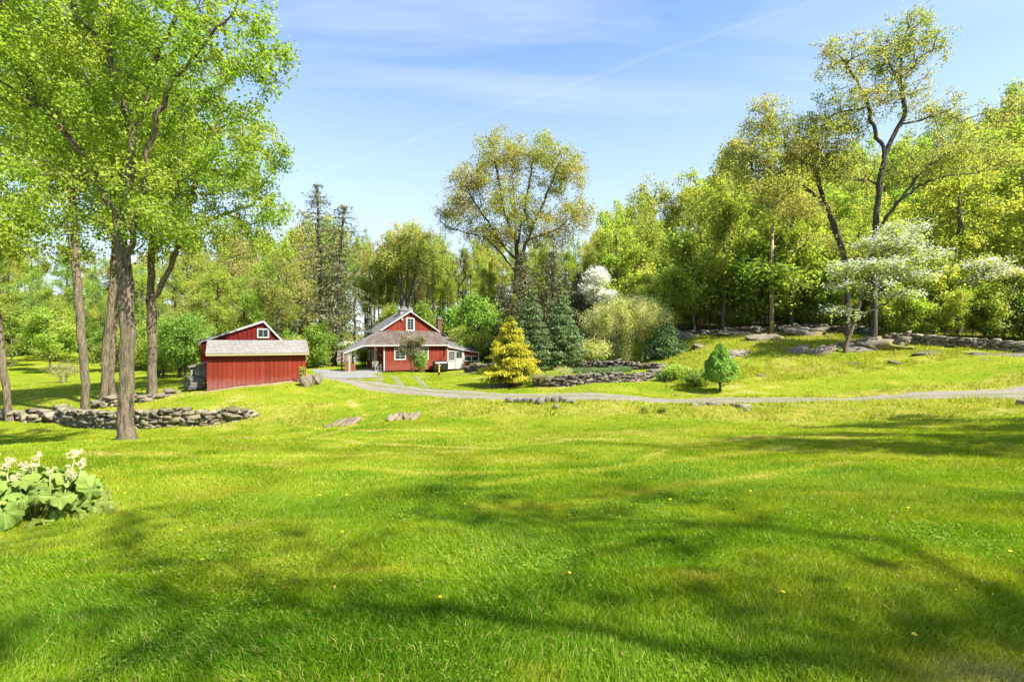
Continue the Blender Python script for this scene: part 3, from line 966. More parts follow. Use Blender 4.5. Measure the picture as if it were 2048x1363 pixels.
def lawn_litter(name, n, y1, size, mat, seed, patch, flat):
    r = rs(seed)
    Y = 2.2 + (y1 - 2.2) * r.rand(n * 3); px = -100 + 2250 * r.rand(n * 3)
    k = (r.rand(n * 3) < Y / y1); Y, px = Y[k], px[k]
    x = (px - 1024) / 1000 * Y
    if patch: k = fbm(x * 0.8 + seed, Y * 0.8, 3) > patch; x, Y = x[k], Y[k]
    z = gz(x, Y) + 0.012 + 0.03 * r.rand(len(x))
    P = np.stack([x, Y, z], 1)
    nrm = r.randn(len(x), 3) * 0.35; nrm[:, 2] += flat
    nrm /= np.linalg.norm(nrm, axis=1)[:, None]
    ax = r.randn(len(x), 3); ax -= nrm * (ax * nrm).sum(1)[:, None]; ax /= np.linalg.norm(ax, axis=1)[:, None]
    sd = np.cross(nrm, ax); s_ = (size * (0.6 + 0.8 * r.rand(len(x))))[:, None]
    v = np.stack([P - ax * s_ * .5, P + sd * s_ * .4, P + ax * s_ * .5, P - sd * s_ * .4], 1).reshape(-1, 3)
    k = np.arange(len(x)) * 4
    me = np_mesh(name, v, [np.stack([k, k + 1, k + 2, k + 3], 1)], r.rand(len(x)))
    tag(link_mesh(name, me, M[mat]), kind="stuff")


lawn_litter("clover", 26000, 7.5, 0.022, "clover", 401, 0.56, 1.0)
lawn_litter("dead_leaves", 220, 9.0, 0.03, "dead_leaf", 402, None, 0.8)
lawn_litter("small_white_flowers", 500, 6.0, 0.010, "petals", 403, 0.60, 1.0)


# ------------------------------------------------------------------ tree machinery
class Skel:
    def __init__(s, cap=9000):
        s.P = np.zeros((cap, 3)); s.D = np.zeros((cap, 3)); s.par = np.full(cap, -1); s.ok = np.ones(cap, bool); s.n = 0

    def add(s, p, par, ok=True):
        i = s.n
        if i >= len(s.P):
            s.P = np.concatenate([s.P, np.zeros_like(s.P)]); s.D = np.concatenate([s.D, np.zeros_like(s.D)])
            s.par = np.concatenate([s.par, np.full(len(s.par), -1)]); s.ok = np.concatenate([s.ok, np.ones(len(s.ok), bool)])
        s.P[i] = p; s.par[i] = par; s.ok[i] = ok
        if par >= 0:
            d = s.P[i] - s.P[par]; s.D[i] = d / (np.linalg.norm(d) + 1e-9)
        else:
            s.D[i] = (0, 0, 1)
        s.n += 1
        return i

    def stem(s, pts, step, rng, wob=0.0, bare_below=-1e9, attach=None):
        pts = np.asarray(pts, float)
        d = np.concatenate([[0], np.cumsum(np.linalg.norm(np.diff(pts, axis=0), axis=1))])
        m = max(2, int(d[-1] / step) + 1)
        t = np.linspace(0, d[-1], m)
        q = np.stack([np.interp(t, d, pts[:, k]) for k in range(3)], 1)
        for _ in range(2):
            q[1:-1] = (q[:-2] + 2 * q[1:-1] + q[2:]) / 4
        q[1:] += rng.randn(m - 1, 3) * wob
        if s.n == 0 or attach == "root":
            prev = s.add(q[0], -1 if s.n == 0 else 0, q[0][2] > bare_below)
        else:
            prev = int(np.argmin(((s.P[:s.n] - q[0]) ** 2).sum(1)))
        for p in q[1:]:
            prev = s.add(p, prev, p[2] > bare_below)
        return prev

    def grow(s, att, step, rng, jit=0.12, droop=0.0, back=0.45):
        stems = s.P[:s.n][s.ok[:s.n]]
        d = np.min(((att[:, None, :] - stems[None]) ** 2).sum(-1), 1)
        for k in np.argsort(d):
            a = att[k]
            P = s.P[:s.n]
            v = a - P
            dist = np.sqrt((v ** 2).sum(1)) + 1e-6
            cosv = (v * s.D[:s.n]).sum(1) / dist
            cost = dist * (1.2 - back * cosv) + (~s.ok[:s.n]) * 1e6
            i = int(np.argmin(cost)); L = dist[i]
            m = max(1, int(round(L / step)))
            c = P[i] + s.D[i] * L * 0.42 + np.array([0, 0, 0.06 * L])
            prev = i; p0 = P[i].copy()
            for q in range(1, m + 1):
                t = q / m
                p = p0 * (1 - t) ** 2 + c * 2 * t * (1 - t) + a * t * t
                p = p + rng.randn(3) * jit * min(step, L) * (0.3 if q == m else 1)
                p[2] -= droop * t * t * L
                prev = s.add(p, prev)

    def radii(s, R0, r_tip):
        n = s.n
        cnt = np.zeros(n)
        child = np.zeros(n, int)
        for i in range(n - 1, 0, -1):
            if child[i] == 0: cnt[i] += 1
            cnt[s.par[i]] += cnt[i]; child[s.par[i]] += 1
        s.cnt = cnt
        k = math.log(R0 / r_tip) / math.log(max(cnt[0], 2))
        s.rad = r_tip * np.maximum(cnt, 1) ** k
        return s.rad

    def tubes(s, rng, rmin=0.0, flare=0.5, flare_h=0.5, rough=0.0):
        n = s.n
        kids = [[] for _ in range(n)]
        for i in range(1, n): kids[s.par[i]].append(i)
        V, Q = [], []
        nv = 0
        starts = [(0, None)]
        z0 = s.P[0][2]
        while starts:
            i, par = starts.pop()
            chain = [] if par is None else [par]
            while True:
                chain.append(i)
                ks = kids[i]
                if not ks: break
                big = max(ks, key=lambda j: s.cnt[j])
                for j in ks:
                    if j != big and s.rad[j] > rmin: starts.append((j, i))
                i = big
                if s.rad[i] <= rmin:
                    break
            if len(chain) < 2: continue
            P = s.P[chain]; r = s.rad[chain].copy()
            if par is not None: r[0] = min(r[0], r[1] * 1.15)
            r[-1] *= 0.5
            r = r * (1 + flare * np.exp(-np.maximum(P[:, 2] - z0, 0) / flare_h))
            k = 12 if r.max() > 0.2 else 8 if r.max() > 0.1 else 5 if r.max() > 0.03 else 3
            T = np.gradient(P, axis=0); T /= np.linalg.norm(T, axis=1)[:, None] + 1e-9
            ref = np.array([1.0, 0, 0]) if abs(T[0][0]) < 0.8 else np.array([0, 1.0, 0])
            A = np.empty_like(P)
            a = ref
            for q in range(len(P)):
                a = a - T[q] * a.dot(T[q]); a /= np.linalg.norm(a) + 1e-9; A[q] = a
            B = np.cross(T, A)
            w = np.arange(k) * 2 * np.pi / k
            rr = r[:, None] * np.ones(k)
            if rough and r.max() > 0.1:
                rr = rr * (1 + rough * (vnoise(np.arange(k)[None, :] * 0.9 + 5 + 0 * P[:, :1], P[:, 2:3] * 1.3 + 3) - 0.5)
                           + 0.5 * rough * rng.randn(len(P), k) * 0.5)
                rr = rr * (1 + 0.35 * np.exp(-np.maximum(P[:, 2:3] - z0, 0) / 0.28) * np.sin(w * 4 + 1)[None, :] * (1 if par is None else 0))
            ring = P[:, None, :] + rr[..., None] * (A[:, None, :] * np.cos(w)[None, :, None] + B[:, None, :] * np.sin(w)[None, :, None])
            V.append(ring.reshape(-1, 3))
            idx = nv + np.arange(len(P) * k).reshape(len(P), k)
            nx = np.roll(idx, -1, axis=1)
            Q.append(np.stack([idx[:-1].ravel(), nx[:-1].ravel(), nx[1:].ravel(), idx[1:].ravel()], 1))
            nv += len(P) * k
        return np.concatenate(V), np.concatenate(Q)

    def leaf_points(s, L, rng, spread, thin=4):
        idx = np.where((s.cnt[:s.n] <= thin) & (np.arange(s.n) > 0))[0]
        par = s.par[idx]
        k = rng.randint(0, len(idx), L)
        t = rng.rand(L)[:, None]
        p = s.P[idx[k]] * t + s.P[par[k]] * (1 - t)
        return p + rng.randn(L, 3) * spread


def leaf_quads(P, rng, size, aspect=0.75, up=0.8, sizevar=0.4, fold=0.18, hang=0.0, outdir=None):
    n = len(P)
    nrm = rng.randn(n, 3); nrm /= np.linalg.norm(nrm, axis=1)[:, None]
    nrm[:, 2] += up
    nrm /= np.linalg.norm(nrm, axis=1)[:, None] + 1e-9
    ax = rng.randn(n, 3) if outdir is None else outdir + rng.randn(n, 3) * 0.45
    ax[:, 2] -= hang
    ax -= nrm * (ax * nrm).sum(1)[:, None]
    ax /= np.linalg.norm(ax, axis=1)[:, None] + 1e-9
    sd = np.cross(nrm, ax)
    s = size * (1 + sizevar * (rng.rand(n) * 2 - 1)); s = s[:, None]
    a = P - ax * s * 0.5
    b = P + sd * s * aspect * 0.5 + nrm * s * fold
    c = P + ax * s * 0.5
    d = P - sd * s * aspect * 0.5 + nrm * s * fold
    v = np.stack([a, b, c, d], 1).reshape(-1, 3)
    k = np.arange(n) * 4
    return v, np.stack([k, k + 1, k + 2, k + 3], 1)


def ell_points(rng, ells, n, shell=0.45):
    """points in a union of ellipsoids (cx,cy,cz,rx,ry,rz), denser towards the outside"""
    ells = np.asarray(ells, float)
    vol = ells[:, 3] * ells[:, 4] * ells[:, 5]
    k = rng.choice(len(ells), n, p=vol ** 0.8 / (vol ** 0.8).sum())
    u = rng.randn(n, 3); u /= np.linalg.norm(u, axis=1)[:, None]
    r = rng.rand(n) ** shell
    return ells[k, :3] + u * r[:, None] * ells[k, 3:]


def finish_tree(root, sk, rng, R0, r_tip, leaf, nleaf, mat, bark, spread, aspect=0.75, up=0.85, thin=4, rmin=0.0, flare=0.5, flare_h=0.5,
                rough=0.25, hang=0.0, extra=None, crown="crown"):
    sk.radii(R0, r_tip)
    v, q = sk.tubes(rng, rmin, flare, flare_h, rough)
    link_mesh("trunk", np_mesh("trunk", v, [q], smooth=True), bark, root)
    if nleaf:
        P = sk.leaf_points(nleaf, rng, spread, thin)
        v, q = leaf_quads(P, rng, leaf, aspect, up, hang=hang)
        link_mesh(crown, np_mesh(crown, v, [q], rng.rand(len(q))), mat, root)
    if extra:
        nm, cnt, size, m2, sp, up2 = extra
        P = sk.leaf_points(cnt, rng, sp, 2)
        P[:, 2] += 0.1
        v, q = leaf_quads(P, rng, size, 0.9, up2)
        link_mesh(nm, np_mesh(nm, v, [q], rng.rand(len(q))), m2, root)


def hero(name, label, cat, base, stems, ells, natt, R0, leaf, nleaf, mat, bark, seed, step=0.6, spread=0.25, bare=0.35, r_tip=0.012,
         shell=0.45, group=None, **kw):
    """stems and ells in world coordinates; base = world point"""
    rng = rs(seed)
    base = np.asarray(base, float)
    root = empty(name, tuple(base), 0, label, cat, group)
    sk = Skel()
    zb = bare if bare > 0 else -1e9
    for i, st in enumerate(stems):
        q = np.asarray(st, float) - base
        sk.stem(q, step * 0.7, rng, 0.02 if i == 0 else 0.05, zb, attach=None)
    att = ell_points(rng, ells, natt, shell) - base
    att = att[att[:, 2] > 0.6]
    sk.grow(att, step, rng)
    finish_tree(root, sk, rng, R0, r_tip, leaf, nleaf, mat, bark, spread, **kw)
    return root


def up_from(p, dz=-0.15):
    q = np.array(p, float); q[2] += dz
    return q


# ------------------------------------------------------------------ the big maples on the left
def E(px, py, Y, r, ry=None, rz=None):
    c = at(px, py, Y)
    return (c[0], c[1], c[2], r, ry or r, rz or r)


b = on_ground(252, 14.0)
hero("maple_tree", "big maple with a thick furrowed trunk standing alone on the lawn before the stone wall", "tree", b,
     [[up_from(b), at(253, 780, 14), at(256, 660, 14), at(252, 560, 14), at(240, 470, 14.2), at(262, 330, 14.4), at(268, 260, 14.3), at(228, 169, 14.2), at(218, 110, 14.2), at(222, 46, 14), at(240, -80, 14)],
      [at(252, 560, 14), at(275, 420, 13.6), at(310, 250, 13.4), at(349, 151, 13.2), at(401, 95, 13.0), at(470, 20, 12.8)],
      [at(262, 330, 14.4), at(300, 180, 14.6), at(312, 100, 14.6), at(335, 75, 14.6), at(400, -60, 14.5)],
      [at(240, 470, 14.2), at(190, 330, 14), at(120, 262, 13.8), at(74, 208, 13.6), at(0, 160, 13.5), at(-70, 100, 13.4)],
      [at(74, 208, 13.6), at(55, 150, 13.4), at(14, 100, 13.2), at(-20, 20, 13)],
      [at(218, 110, 14.2), at(180, 70, 14), at(150, 10, 14), at(120, -80, 14)]],
     [E(420, 110, 13.4, 1.9, 2.4, 1.9), E(250, 190, 14.2, 2.4, 2.6, 2.2), E(505, 60, 12.8, 1.0, 1.6, 1.1), E(520, 190, 13.2, 0.7, 1.1, 0.9), E(320, -120, 14, 3.2, 3.4, 2.6),
      E(110, 120, 13.8, 2.4, 2.6, 2.4), E(20, 220, 13.5, 1.8, 2.2, 1.7), E(130, 390, 13.6, 1.6, 2.0, 1.1), E(300, 420, 13.2, 1.5, 1.8, 0.9),
      E(440, 300, 13.5, 1.25, 1.8, 1.2), E(60, -60, 13.5, 2.6, 3, 2.2)],
     1150, 0.185, 0.086, 62000, M["maple"], M["bark"], 11, step=0.5, spread=0.125, bare=3.6, r_tip=0.007, flare=0.55, flare_h=0.35, rough=0.22, hang=0.3, thin=2)

b = on_ground(172, 27.0)
hero("maple_tree", "slim maple with a wavy grey trunk rising behind the end of the curved stone wall", "tree", b,
     [[up_from(b), at(170, 760, 27), at(164, 660, 27), at(152, 540, 27), at(150, 480, 27), at(140, 330, 27), at(130, 225, 27), at(122, 110, 27), at(102, 39, 27), at(90, -100, 27)],
      [at(152, 540, 27), at(122, 380, 26.6), at(100, 260, 26), at(60, 120, 26)], [at(140, 330, 27), at(200, 200, 27.5), at(240, 60, 28)]],
     [E(110, 200, 27, 5.2, 5, 5.5), E(100, 430, 26.5, 3.8, 4, 2.6), E(230, 60, 28, 4, 4, 4), E(60, -60, 27, 5, 5, 4)],
     700, 0.19, 0.145, 36000, M["maple"], M["bark"], 12, step=0.7, spread=0.24, bare=6.5, r_tip=0.014, flare=0.3, rough=0.2, hang=0.2, thin=3)

b = on_ground(206, 29.0)
hero("maple_tree", "slanting maple trunk close behind the big lawn maple, left of its neighbour stem", "tree", b,
     [[up_from(b), at(212, 700, 29), at(222, 610, 29), at(232, 500, 29), at(225, 380, 29), at(210, 250, 29), at(200, 100, 29)]],
     [E(230, 330, 29, 4.6, 4.5, 3.6), E(180, 160, 29, 4.5, 4.5, 4)],
     260, 0.19, 0.17, 20000, M["maple"], M["bark"], 13, step=0.9, spread=0.38, bare=6.5, r_tip=0.014, flare=0.3, hang=0.2, thin=3)
b = on_ground(223, 30.5)
hero("maple_tree", "thin upright maple stem between the lawn maple and the slanting trunk", "tree", b,
     [[up_from(b), at(224, 700, 30.5), at(228, 600, 30.5), at(245, 470, 30.5), at(265, 300, 30.5), at(270, 150, 30.5)]],
     [E(270, 300, 30.5, 4, 4, 4), E(290, 450, 30, 2.8, 3, 1.8)],
     200, 0.18, 0.18, 17000, M["maple"], M["bark"], 14, step=0.9, spread=0.38, bare=7, r_tip=0.014, flare=0.3, hang=0.2, thin=3)
b = on_ground(305, 31.0)
hero("maple_tree", "forked maple whose trunk splits in two above the loose stones near the shed", "tree", b,
     [[up_from(b), at(305, 720, 31), at(304, 640, 31), at(302, 590, 31), at(302, 500, 31), at(310, 380, 31), at(330, 220, 31), at(340, 120, 31)],
      [at(303, 600, 31), at(325, 570, 30.8), at(345, 520, 30.5), at(362, 470, 30.4), at(400, 340, 30), at(440, 230, 30)],
      [at(302, 500, 31), at(345, 470, 31.5), at(470, 420, 32)]],
     [E(400, 330, 30.5, 4.6, 4.6, 4.2), E(330, 200, 31, 4.2, 4.5, 4), E(500, 400, 31, 2.6, 3.2, 1.9), E(430, 470, 30.6, 3.4, 3.6, 1.5), E(505, 280, 30.5, 1.8, 2.6, 2.0), E(555, 430, 31, 1.3, 2.2, 1.5), E(548, 300, 30.5, 1.1, 2, 1.5), E(560, 500, 31, 1.2, 2, .8)],
     700, 0.25, 0.15, 36000, M["maple"], M["bark"], 15, step=0.75, spread=0.24, bare=7.2, r_tip=0.014, flare=0.3, rough=0.2, hang=0.2, thin=3)
b = on_ground(20, 26.0)
hero("maple_tree", "leaning maple at the far left rising out of the low stone wall", "tree", b,
     [[up_from(b), at(14, 780, 26), at(2, 700, 26), at(-10, 600, 26), at(-5, 450, 26), at(-20, 250, 26)]],
     [E(-20, 300, 26, 4.6, 5, 5), E(30, 470, 25, 2.6, 3, 1.8), E(20, 150, 26, 4, 4, 3.5)],
     260, 0.155, 0.17, 22000, M["maple"], M["bark"], 16, step=0.8, spread=0.36, bare=6, r_tip=0.014, flare=0.3, hang=0.2, thin=3)


# ------------------------------------------------------------------ tree prototypes for the woods
def proto(name, seed, H, rad, bare, natt, R0, leaf, nleaf, mat, bark, spread, shape="round", r_tip=0.02, step=1.1, **kw):
    """a woodland tree at the origin, H tall"""
    rng = rs(seed)
    root = empty(name, (0, 0, 0))
    sk = Skel()
    lean = rng.randn(2) * 0.04 * H
    top = H * (0.86 if shape != "vase" else 0.5)
    sk.stem([(0, 0, -0.4), (lean[0] * .2, lean[1] * .2, H * .3), (lean[0] * .5, lean[1] * .5, H * .6), (lean[0], lean[1], top)], step * 0.6, rng, 0.05, bare * H * 0.85)
    ells = []
    nb = 9
    for i in range(nb):
        t = i / (nb - 1)
        z = H * (bare + (1 - bare) * (0.08 + 0.84 * t))
        prof = {"round": math.sin(math.pi * (0.15 + 0.78 * t)) ** 0.7, "vase": 0.35 + 0.65 * min(1, t * 1.3) * (1 if t < 0.8 else 0.8), "cone": 1.05 - 0.85 * t}[shape]
        a = rng.rand() * 6.28
        off = rad * prof * (0.45 + 0.3 * rng.rand())
        rr = rad * prof * (0.34 + 0.26 * rng.rand())
        ells.append((lean[0] * t + off * math.cos(a), lean[1] * t + off * math.sin(a), z, rr, rr, H * (1 - bare) * 0.13))
        ells.append((lean[0] * t - off * math.cos(a + .8), lean[1] * t - off * math.sin(a + .8), z, rr * .8, rr * .8, H * (1 - bare) * 0.12))
    att = ell_points(rng, ells, natt, 0.5)
    sk.grow(att, step, rng)
    finish_tree(root, sk, rng, R0, r_tip, leaf, nleaf, mat, bark, spread, flare=0.3, rough=0.1, rmin=0.0, **kw)
    return root


PROTO = {
    "lime": proto("woodland_tree", 21, 20, 4.6, 0.34, 330, 0.25, 0.24, 10500, M["lime"], M["bark_forest"], 0.33, r_tip=0.022),
    "green": proto("woodland_tree", 22, 20, 4.8, 0.30, 330, 0.25, 0.24, 10500, M["green"], M["bark_forest"], 0.33, r_tip=0.022),
    "lime_b": proto("woodland_tree", 23, 20, 3.8, 0.42, 260, 0.21, 0.24, 8500, M["lime"], M["bark_forest"], 0.33, r_tip=0.022),
    "olive": proto("woodland_tree", 24, 20, 4.6, 0.36, 330, 0.23, 0.23, 7000, M["olive"], M["bark_forest"], 0.32, r_tip=0.025),
    "gold": proto("woodland_tree", 25, 20, 4.8, 0.30, 330, 0.24, 0.23, 8500, M["gold"], M["bark_forest"], 0.33, r_tip=0.022),
    "bare": proto("woodland_tree", 26, 20, 3.6, 0.34, 330, 0.20, 0.22, 3000, M["young"], M["bark_forest"], 0.30, "vase", r_tip=0.024),
    "sapling": proto("understory_tree", 27, 8, 3.0, 0.22, 170, 0.09, 0.22, 6000, M["lime"], M["bark_forest"], 0.30, r_tip=0.012, step=0.8, up=0.9),
    "brush": proto("understory_tree", 28, 6, 3.0, 0.12, 170, 0.08, 0.22, 7000, M["green"], M["bark_forest"], 0.32, r_tip=0.012, step=0.8, up=0.7),
}
USED = set()


def plant(kind, x, y, h, w=1.0, label="", cat="tree", group=None, rz=None, rng=None, dz=0.0):
    p = PROTO[kind]
    H0 = 20.0 if kind not in ("sapling", "brush") else (8.0 if kind == "sapling" else 6.0)
    o = p if kind not in USED else copy_thing(p)
    USED.add(kind)
    k = h / H0
    o.location = (x, y, float(gz(x, y)) + dz)
    o.rotation_euler = (0, 0, rz if rz is not None else random.random() * 6.28)
    o.scale = (k * w, k * w, k)
    tag(o, label, cat, group)
    return o


random.seed(5)
SIL = [(-400, 440), (0, 470), (150, 480), (300, 480), (420, 440), (520, 430), (575, 430), (610, 425), (660, 435), (720, 450), (750, 470), (765, 465), (785, 450), (810, 445), (850, 430), (890, 440), (930, 470), (1100, 450), (1200, 440),
       (1232, 372), (1290, 352), (1330, 322), (1400, 330), (1440, 300), (1500, 262), (1600, 250), (1700, 270), (1850, 250), (1950, 185), (2048, 150), (2300, 120), (2700, 120)]


def sil(px):
    return float(np.interp(px, [a for a, _ in SIL], [b for _, b in SIL]))


placed = []


def wood(px0, px1, y0, y1, n, kinds, f0, f1, label, group, seed, sep=4.0, wmin=0.85, wmax=1.25, hmin=7.0):
    r = random.Random(seed)
    got = 0; tries = 0
    while got < n and tries < n * 40:
        tries += 1
        px = r.uniform(px0, px1); Y = r.uniform(y0, y1)
        x = (px - 1024) / 1000 * Y
        if any((x - a) ** 2 + (Y - b) ** 2 < sep * sep for a, b in placed): continue
        kind = r.choice(kinds)
        ztop = EYE + (681.5 - sil(px)) / 1000 * Y
        g = float(gz(x, Y))
        h = (ztop - g) * r.uniform(f0, f1)
        if h < hmin: continue
        placed.append((x, Y)); got += 1
        w = r.uniform(wmin, wmax) * (1.0 if h < 22 else (22 / h) ** 0.6)
        plant(kind, x, Y, h, w, wood_label(kind, px, Y, h), "tree", group)


LOOK = {"lime": "bright lime", "green": "mid green", "lime_b": "slender lime bare trunked", "olive": "thin olive tinted", "gold": "yellow leafed", "bare": "nearly bare bronze budded"}


def whereabouts(px):
    for lim, wh in ((120, "beyond the meadow at far left"), (330, "across the left meadow"), (480, "left of the red barn"), (640, "behind the red shed"),
                    (770, "between conifers and house"), (880, "behind the house roof"), (1000, "behind the brick chimney"), (1180, "behind the spreading oak"), (1300, "behind the pale shrub"),
                    (1420, "left of the dark pole trunk"), (1540, "just left of the pale pole"), (1660, "behind the arching oak"), (1800, "behind the tallest oak"), (1920, "behind the large dogwood"), (9999, "at the right edge")):
        if px < lim: return wh


def wood_label(kind, px, Y, h):
    size = "towering" if h > 25 else "tall" if h > 20 else "mid sized" if h > 14 else "low"
    row = "front row" if Y < 58 else "mid wood" if Y < 78 else "far back"
    return f"{size} {LOOK[kind]} tree, {row}, {whereabouts(px)}"


GR, GC, GL, GS = "trees of the wooded slope on the right", "trees behind the red house", "trees across the left meadow", "trees behind the red barn"

# right slope: back rows, then the front edge
wood(1190, 2260, 72, 112, 34, ["lime", "green", "lime_b", "olive", "gold"], 0.86, 1.0, None, GR, 31, 5.0)
wood(1210, 2200, 54, 72, 21, ["lime", "green", "lime_b", "gold"], 0.70, 0.95, None, GR, 32, 4.6)
wood(1500, 2250, 46, 56, 8, ["lime", "gold", "lime_b"], 0.55, 0.85, None, GR, 33, 4.4)
wood(1880, 2300, 38, 47, 5, ["lime", "gold", "green"], 0.55, 0.8, None, GR, 34, 4.4)
# centre
wood(780, 1230, 86, 125, 20, ["lime", "bare", "lime_b", "bare"], 0.80, 0.97, None, GC, 35, 5.0, 0.6, 0.9)
wood(840, 980, 68, 86, 8, ["lime", "lime_b", "bare"], 0.62, 0.98, None, GC, 36, 4.5, 0.6, 0.85)
wood(728, 792, 70, 104, 13, ["bare", "lime_b", "olive", "lime_b"], 0.82, 1.0, None, GC, 43, 3.2, 0.6, 0.85)
wood(755, 990, 76, 104, 22, ["lime", "olive", "gold", "lime_b", "green"], 0.62, 0.96, None, GC, 42, 4.2, 0.75, 1.0)
wood(1080, 1260, 60, 82, 7, ["olive", "green", "lime"], 0.6, 0.9, None, GC, 37, 5.0)
# left
wood(-200, 700, 88, 140, 40, ["lime", "green", "olive", "lime_b"], 0.75, 1.05, None, GL, 38, 5.5)
wood(-150, 430, 64, 88, 22, ["green", "lime", "lime_b"], 0.45, 0.8, None, GL, 39, 4.6)
wood(400, 596, 50, 84, 18, ["lime", "green", "olive", "gold"], 0.6, 1.0, None, GS, 40, 4.5)
wood(590, 760, 78, 112, 15, ["lime", "olive", "bare", "lime_b"], 0.75, 1.0, None, GS, 41, 5.5)


def scrub(px0, px1, y0, y1, n, kinds, h0, h1, label, group, seed, sep=2.0):
    r = random.Random(seed); got = 0; tries = 0; mine = []
    while got < n and tries < n * 40:
        tries += 1
        px = r.uniform(px0, px1); Y = r.uniform(y0, y1); x = (px - 1024) / 1000 * Y
        if any((x - a) ** 2 + (Y - b) ** 2 < sep * sep for a, b in mine): continue
        mine.append((x, Y)); got += 1
        kd = r.choice(kinds); hh = r.uniform(h0, h1)
        lab = f"{'tall' if hh > 7 else 'small'} {'lime' if kd == 'sapling' else 'green'} {label}, {'near' if Y < (y0 + y1) / 2 else 'deep'} in, {whereabouts(px)}"
        plant(kd, x, Y, hh, r.uniform(0.8, 1.2), lab, "young tree", group)


scrub(1230, 2200, 47, 68, 46, ["sapling", "sapling", "brush"], 4.0, 10.5, "sapling", "understory saplings on the right slope", 51, 2.6)
r2 = random.Random(77)
plant("lime_b", (1447 - 1024) / 1000 * 47.6, 47.6, 17.5, 1.0, "straight dark trunked tree close behind the upper wall, left of the pale pole", "tree", GR, rz=.5)
for k in range(34):                          # young growth right behind the upper walls
    px = 1340 + 24 * k + r2.uniform(-8, 8)
    Y = float(np.interp(px, [1340, 1543, 1700, 1810, 2048, 2400], [48, 46.5, 44, 37.5, 32.5, 28])) + r2.uniform(0.8, 4.5)
    h = r2.uniform(1.6, 4.6)
    if 1505 < px < 1570: Y += 4.0
    plant(r2.choice(["sapling", "sapling", "brush"]), (px - 1024) / 1000 * Y, Y, h, r2.uniform(.7, 1.1), f"{'head high' if h < 2.6 else 'taller'} young bush close behind the wall {whereabouts(px)}", "young tree", "young growth along the upper walls")
scrub(1850, 2250, 38, 48, 9, ["sapling"], 3.5, 7.0, "sapling", "small trees behind the right wall", 52, 2.6)
scrub(775, 1230, 60, 76, 26, ["brush", "sapling"], 4.0, 8.5, "sapling", "understory behind the house", 53, 2.8)
scrub(-80, 420, 58, 80, 20, ["brush", "sapling"], 3.5, 8.0, "sapling", "understory across the meadow", 54, 3.0)
scrub(400, 680, 50, 72, 14, ["brush", "sapling"], 3.5, 7.5, "sapling", "understory behind the barn", 55, 2.8)

# ------------------------------------------------------------------ single trees that stand out
b = on_ground(1032, 65)
hero("oak_tree", "huge spreading oak with bronze young leaves rising alone above the conifers", "tree", b,
     [[up_from(b), at(1034, 640, 65), at(1035, 540, 65), at(1033, 500, 65), at(1030, 420, 65), at(1022, 330, 65)],
      [at(1035, 540, 65), at(1055, 480, 64), at(1085, 410, 63), at(1110, 350, 63), at(1125, 300, 63)],
      [at(1034, 520, 65), at(1005, 490, 64), at(985, 455, 64), at(960, 420, 63), at(925, 370, 63)],
      [at(1034, 545, 65), at(1000, 505, 66), at(975, 475, 67), at(930, 465, 67), at(890, 450, 67)],
      [at(1033, 500, 65), at(1048, 430, 66), at(1060, 360, 66), at(1068, 300, 66)],
      [at(1055, 480, 64), at(1110, 460, 66), at(1160, 440, 67)],
      [at(1030, 480, 65), at(1006, 420, 65), at(995, 350, 65), at(985, 290, 65)]],
     [E(1000, 310, 65, 4.2, 4.5, 3.4), E(1075, 315, 65, 4.0, 4.5, 3.2), E(1130, 350, 65, 3.6, 4.5, 3.4), E(940, 370, 65, 3.6, 4.5, 3.2), E(910, 430, 65, 3.0, 4, 2.2),
      E(1150, 430, 65, 3.0, 4, 3), E(1030, 420, 65, 5.5, 5.5, 4.2), E(985, 470, 65, 4, 4, 2), E(1100, 470, 65, 3.5, 4, 2.2)],
     950, 0.40, 0.20, 52000, M["oak"], M["bark_dark"], 61, step=0.95, spread=0.42, bare=9, r_tip=0.019, shell=0.5, thin=3)

b = on_ground(808, 72)
hero("multi_stem_tree", "pale many stemmed tree with yellow leaves right behind the roof cupola", "tree", b,
     [[up_from(b), at(810, 640, 72), at(812, 600, 72), at(815, 540, 72), at(818, 470, 72)],
      [at(809, 650, 72), at(800, 590, 72), at(792, 520, 72), at(778, 480, 72)],
      [at(810, 640, 72), at(803, 570, 72), at(800, 500, 72), at(795, 460, 72)],
      [at(812, 620, 72), at(830, 550, 72), at(838, 490, 72)]],
     [E(785, 490, 72, 2.8, 3, 2.2), E(820, 465, 72, 2.6, 3, 2), E(845, 500, 72, 2.6, 3, 2.4), E(775, 530, 72, 2.2, 3, 2), E(815, 530, 72, 3, 3, 2)],
     300, 0.34, 0.26, 7500, M["gold"], M["bark"], 62, step=0.9, spread=0.36, bare=4, r_tip=0.024, thin=3)

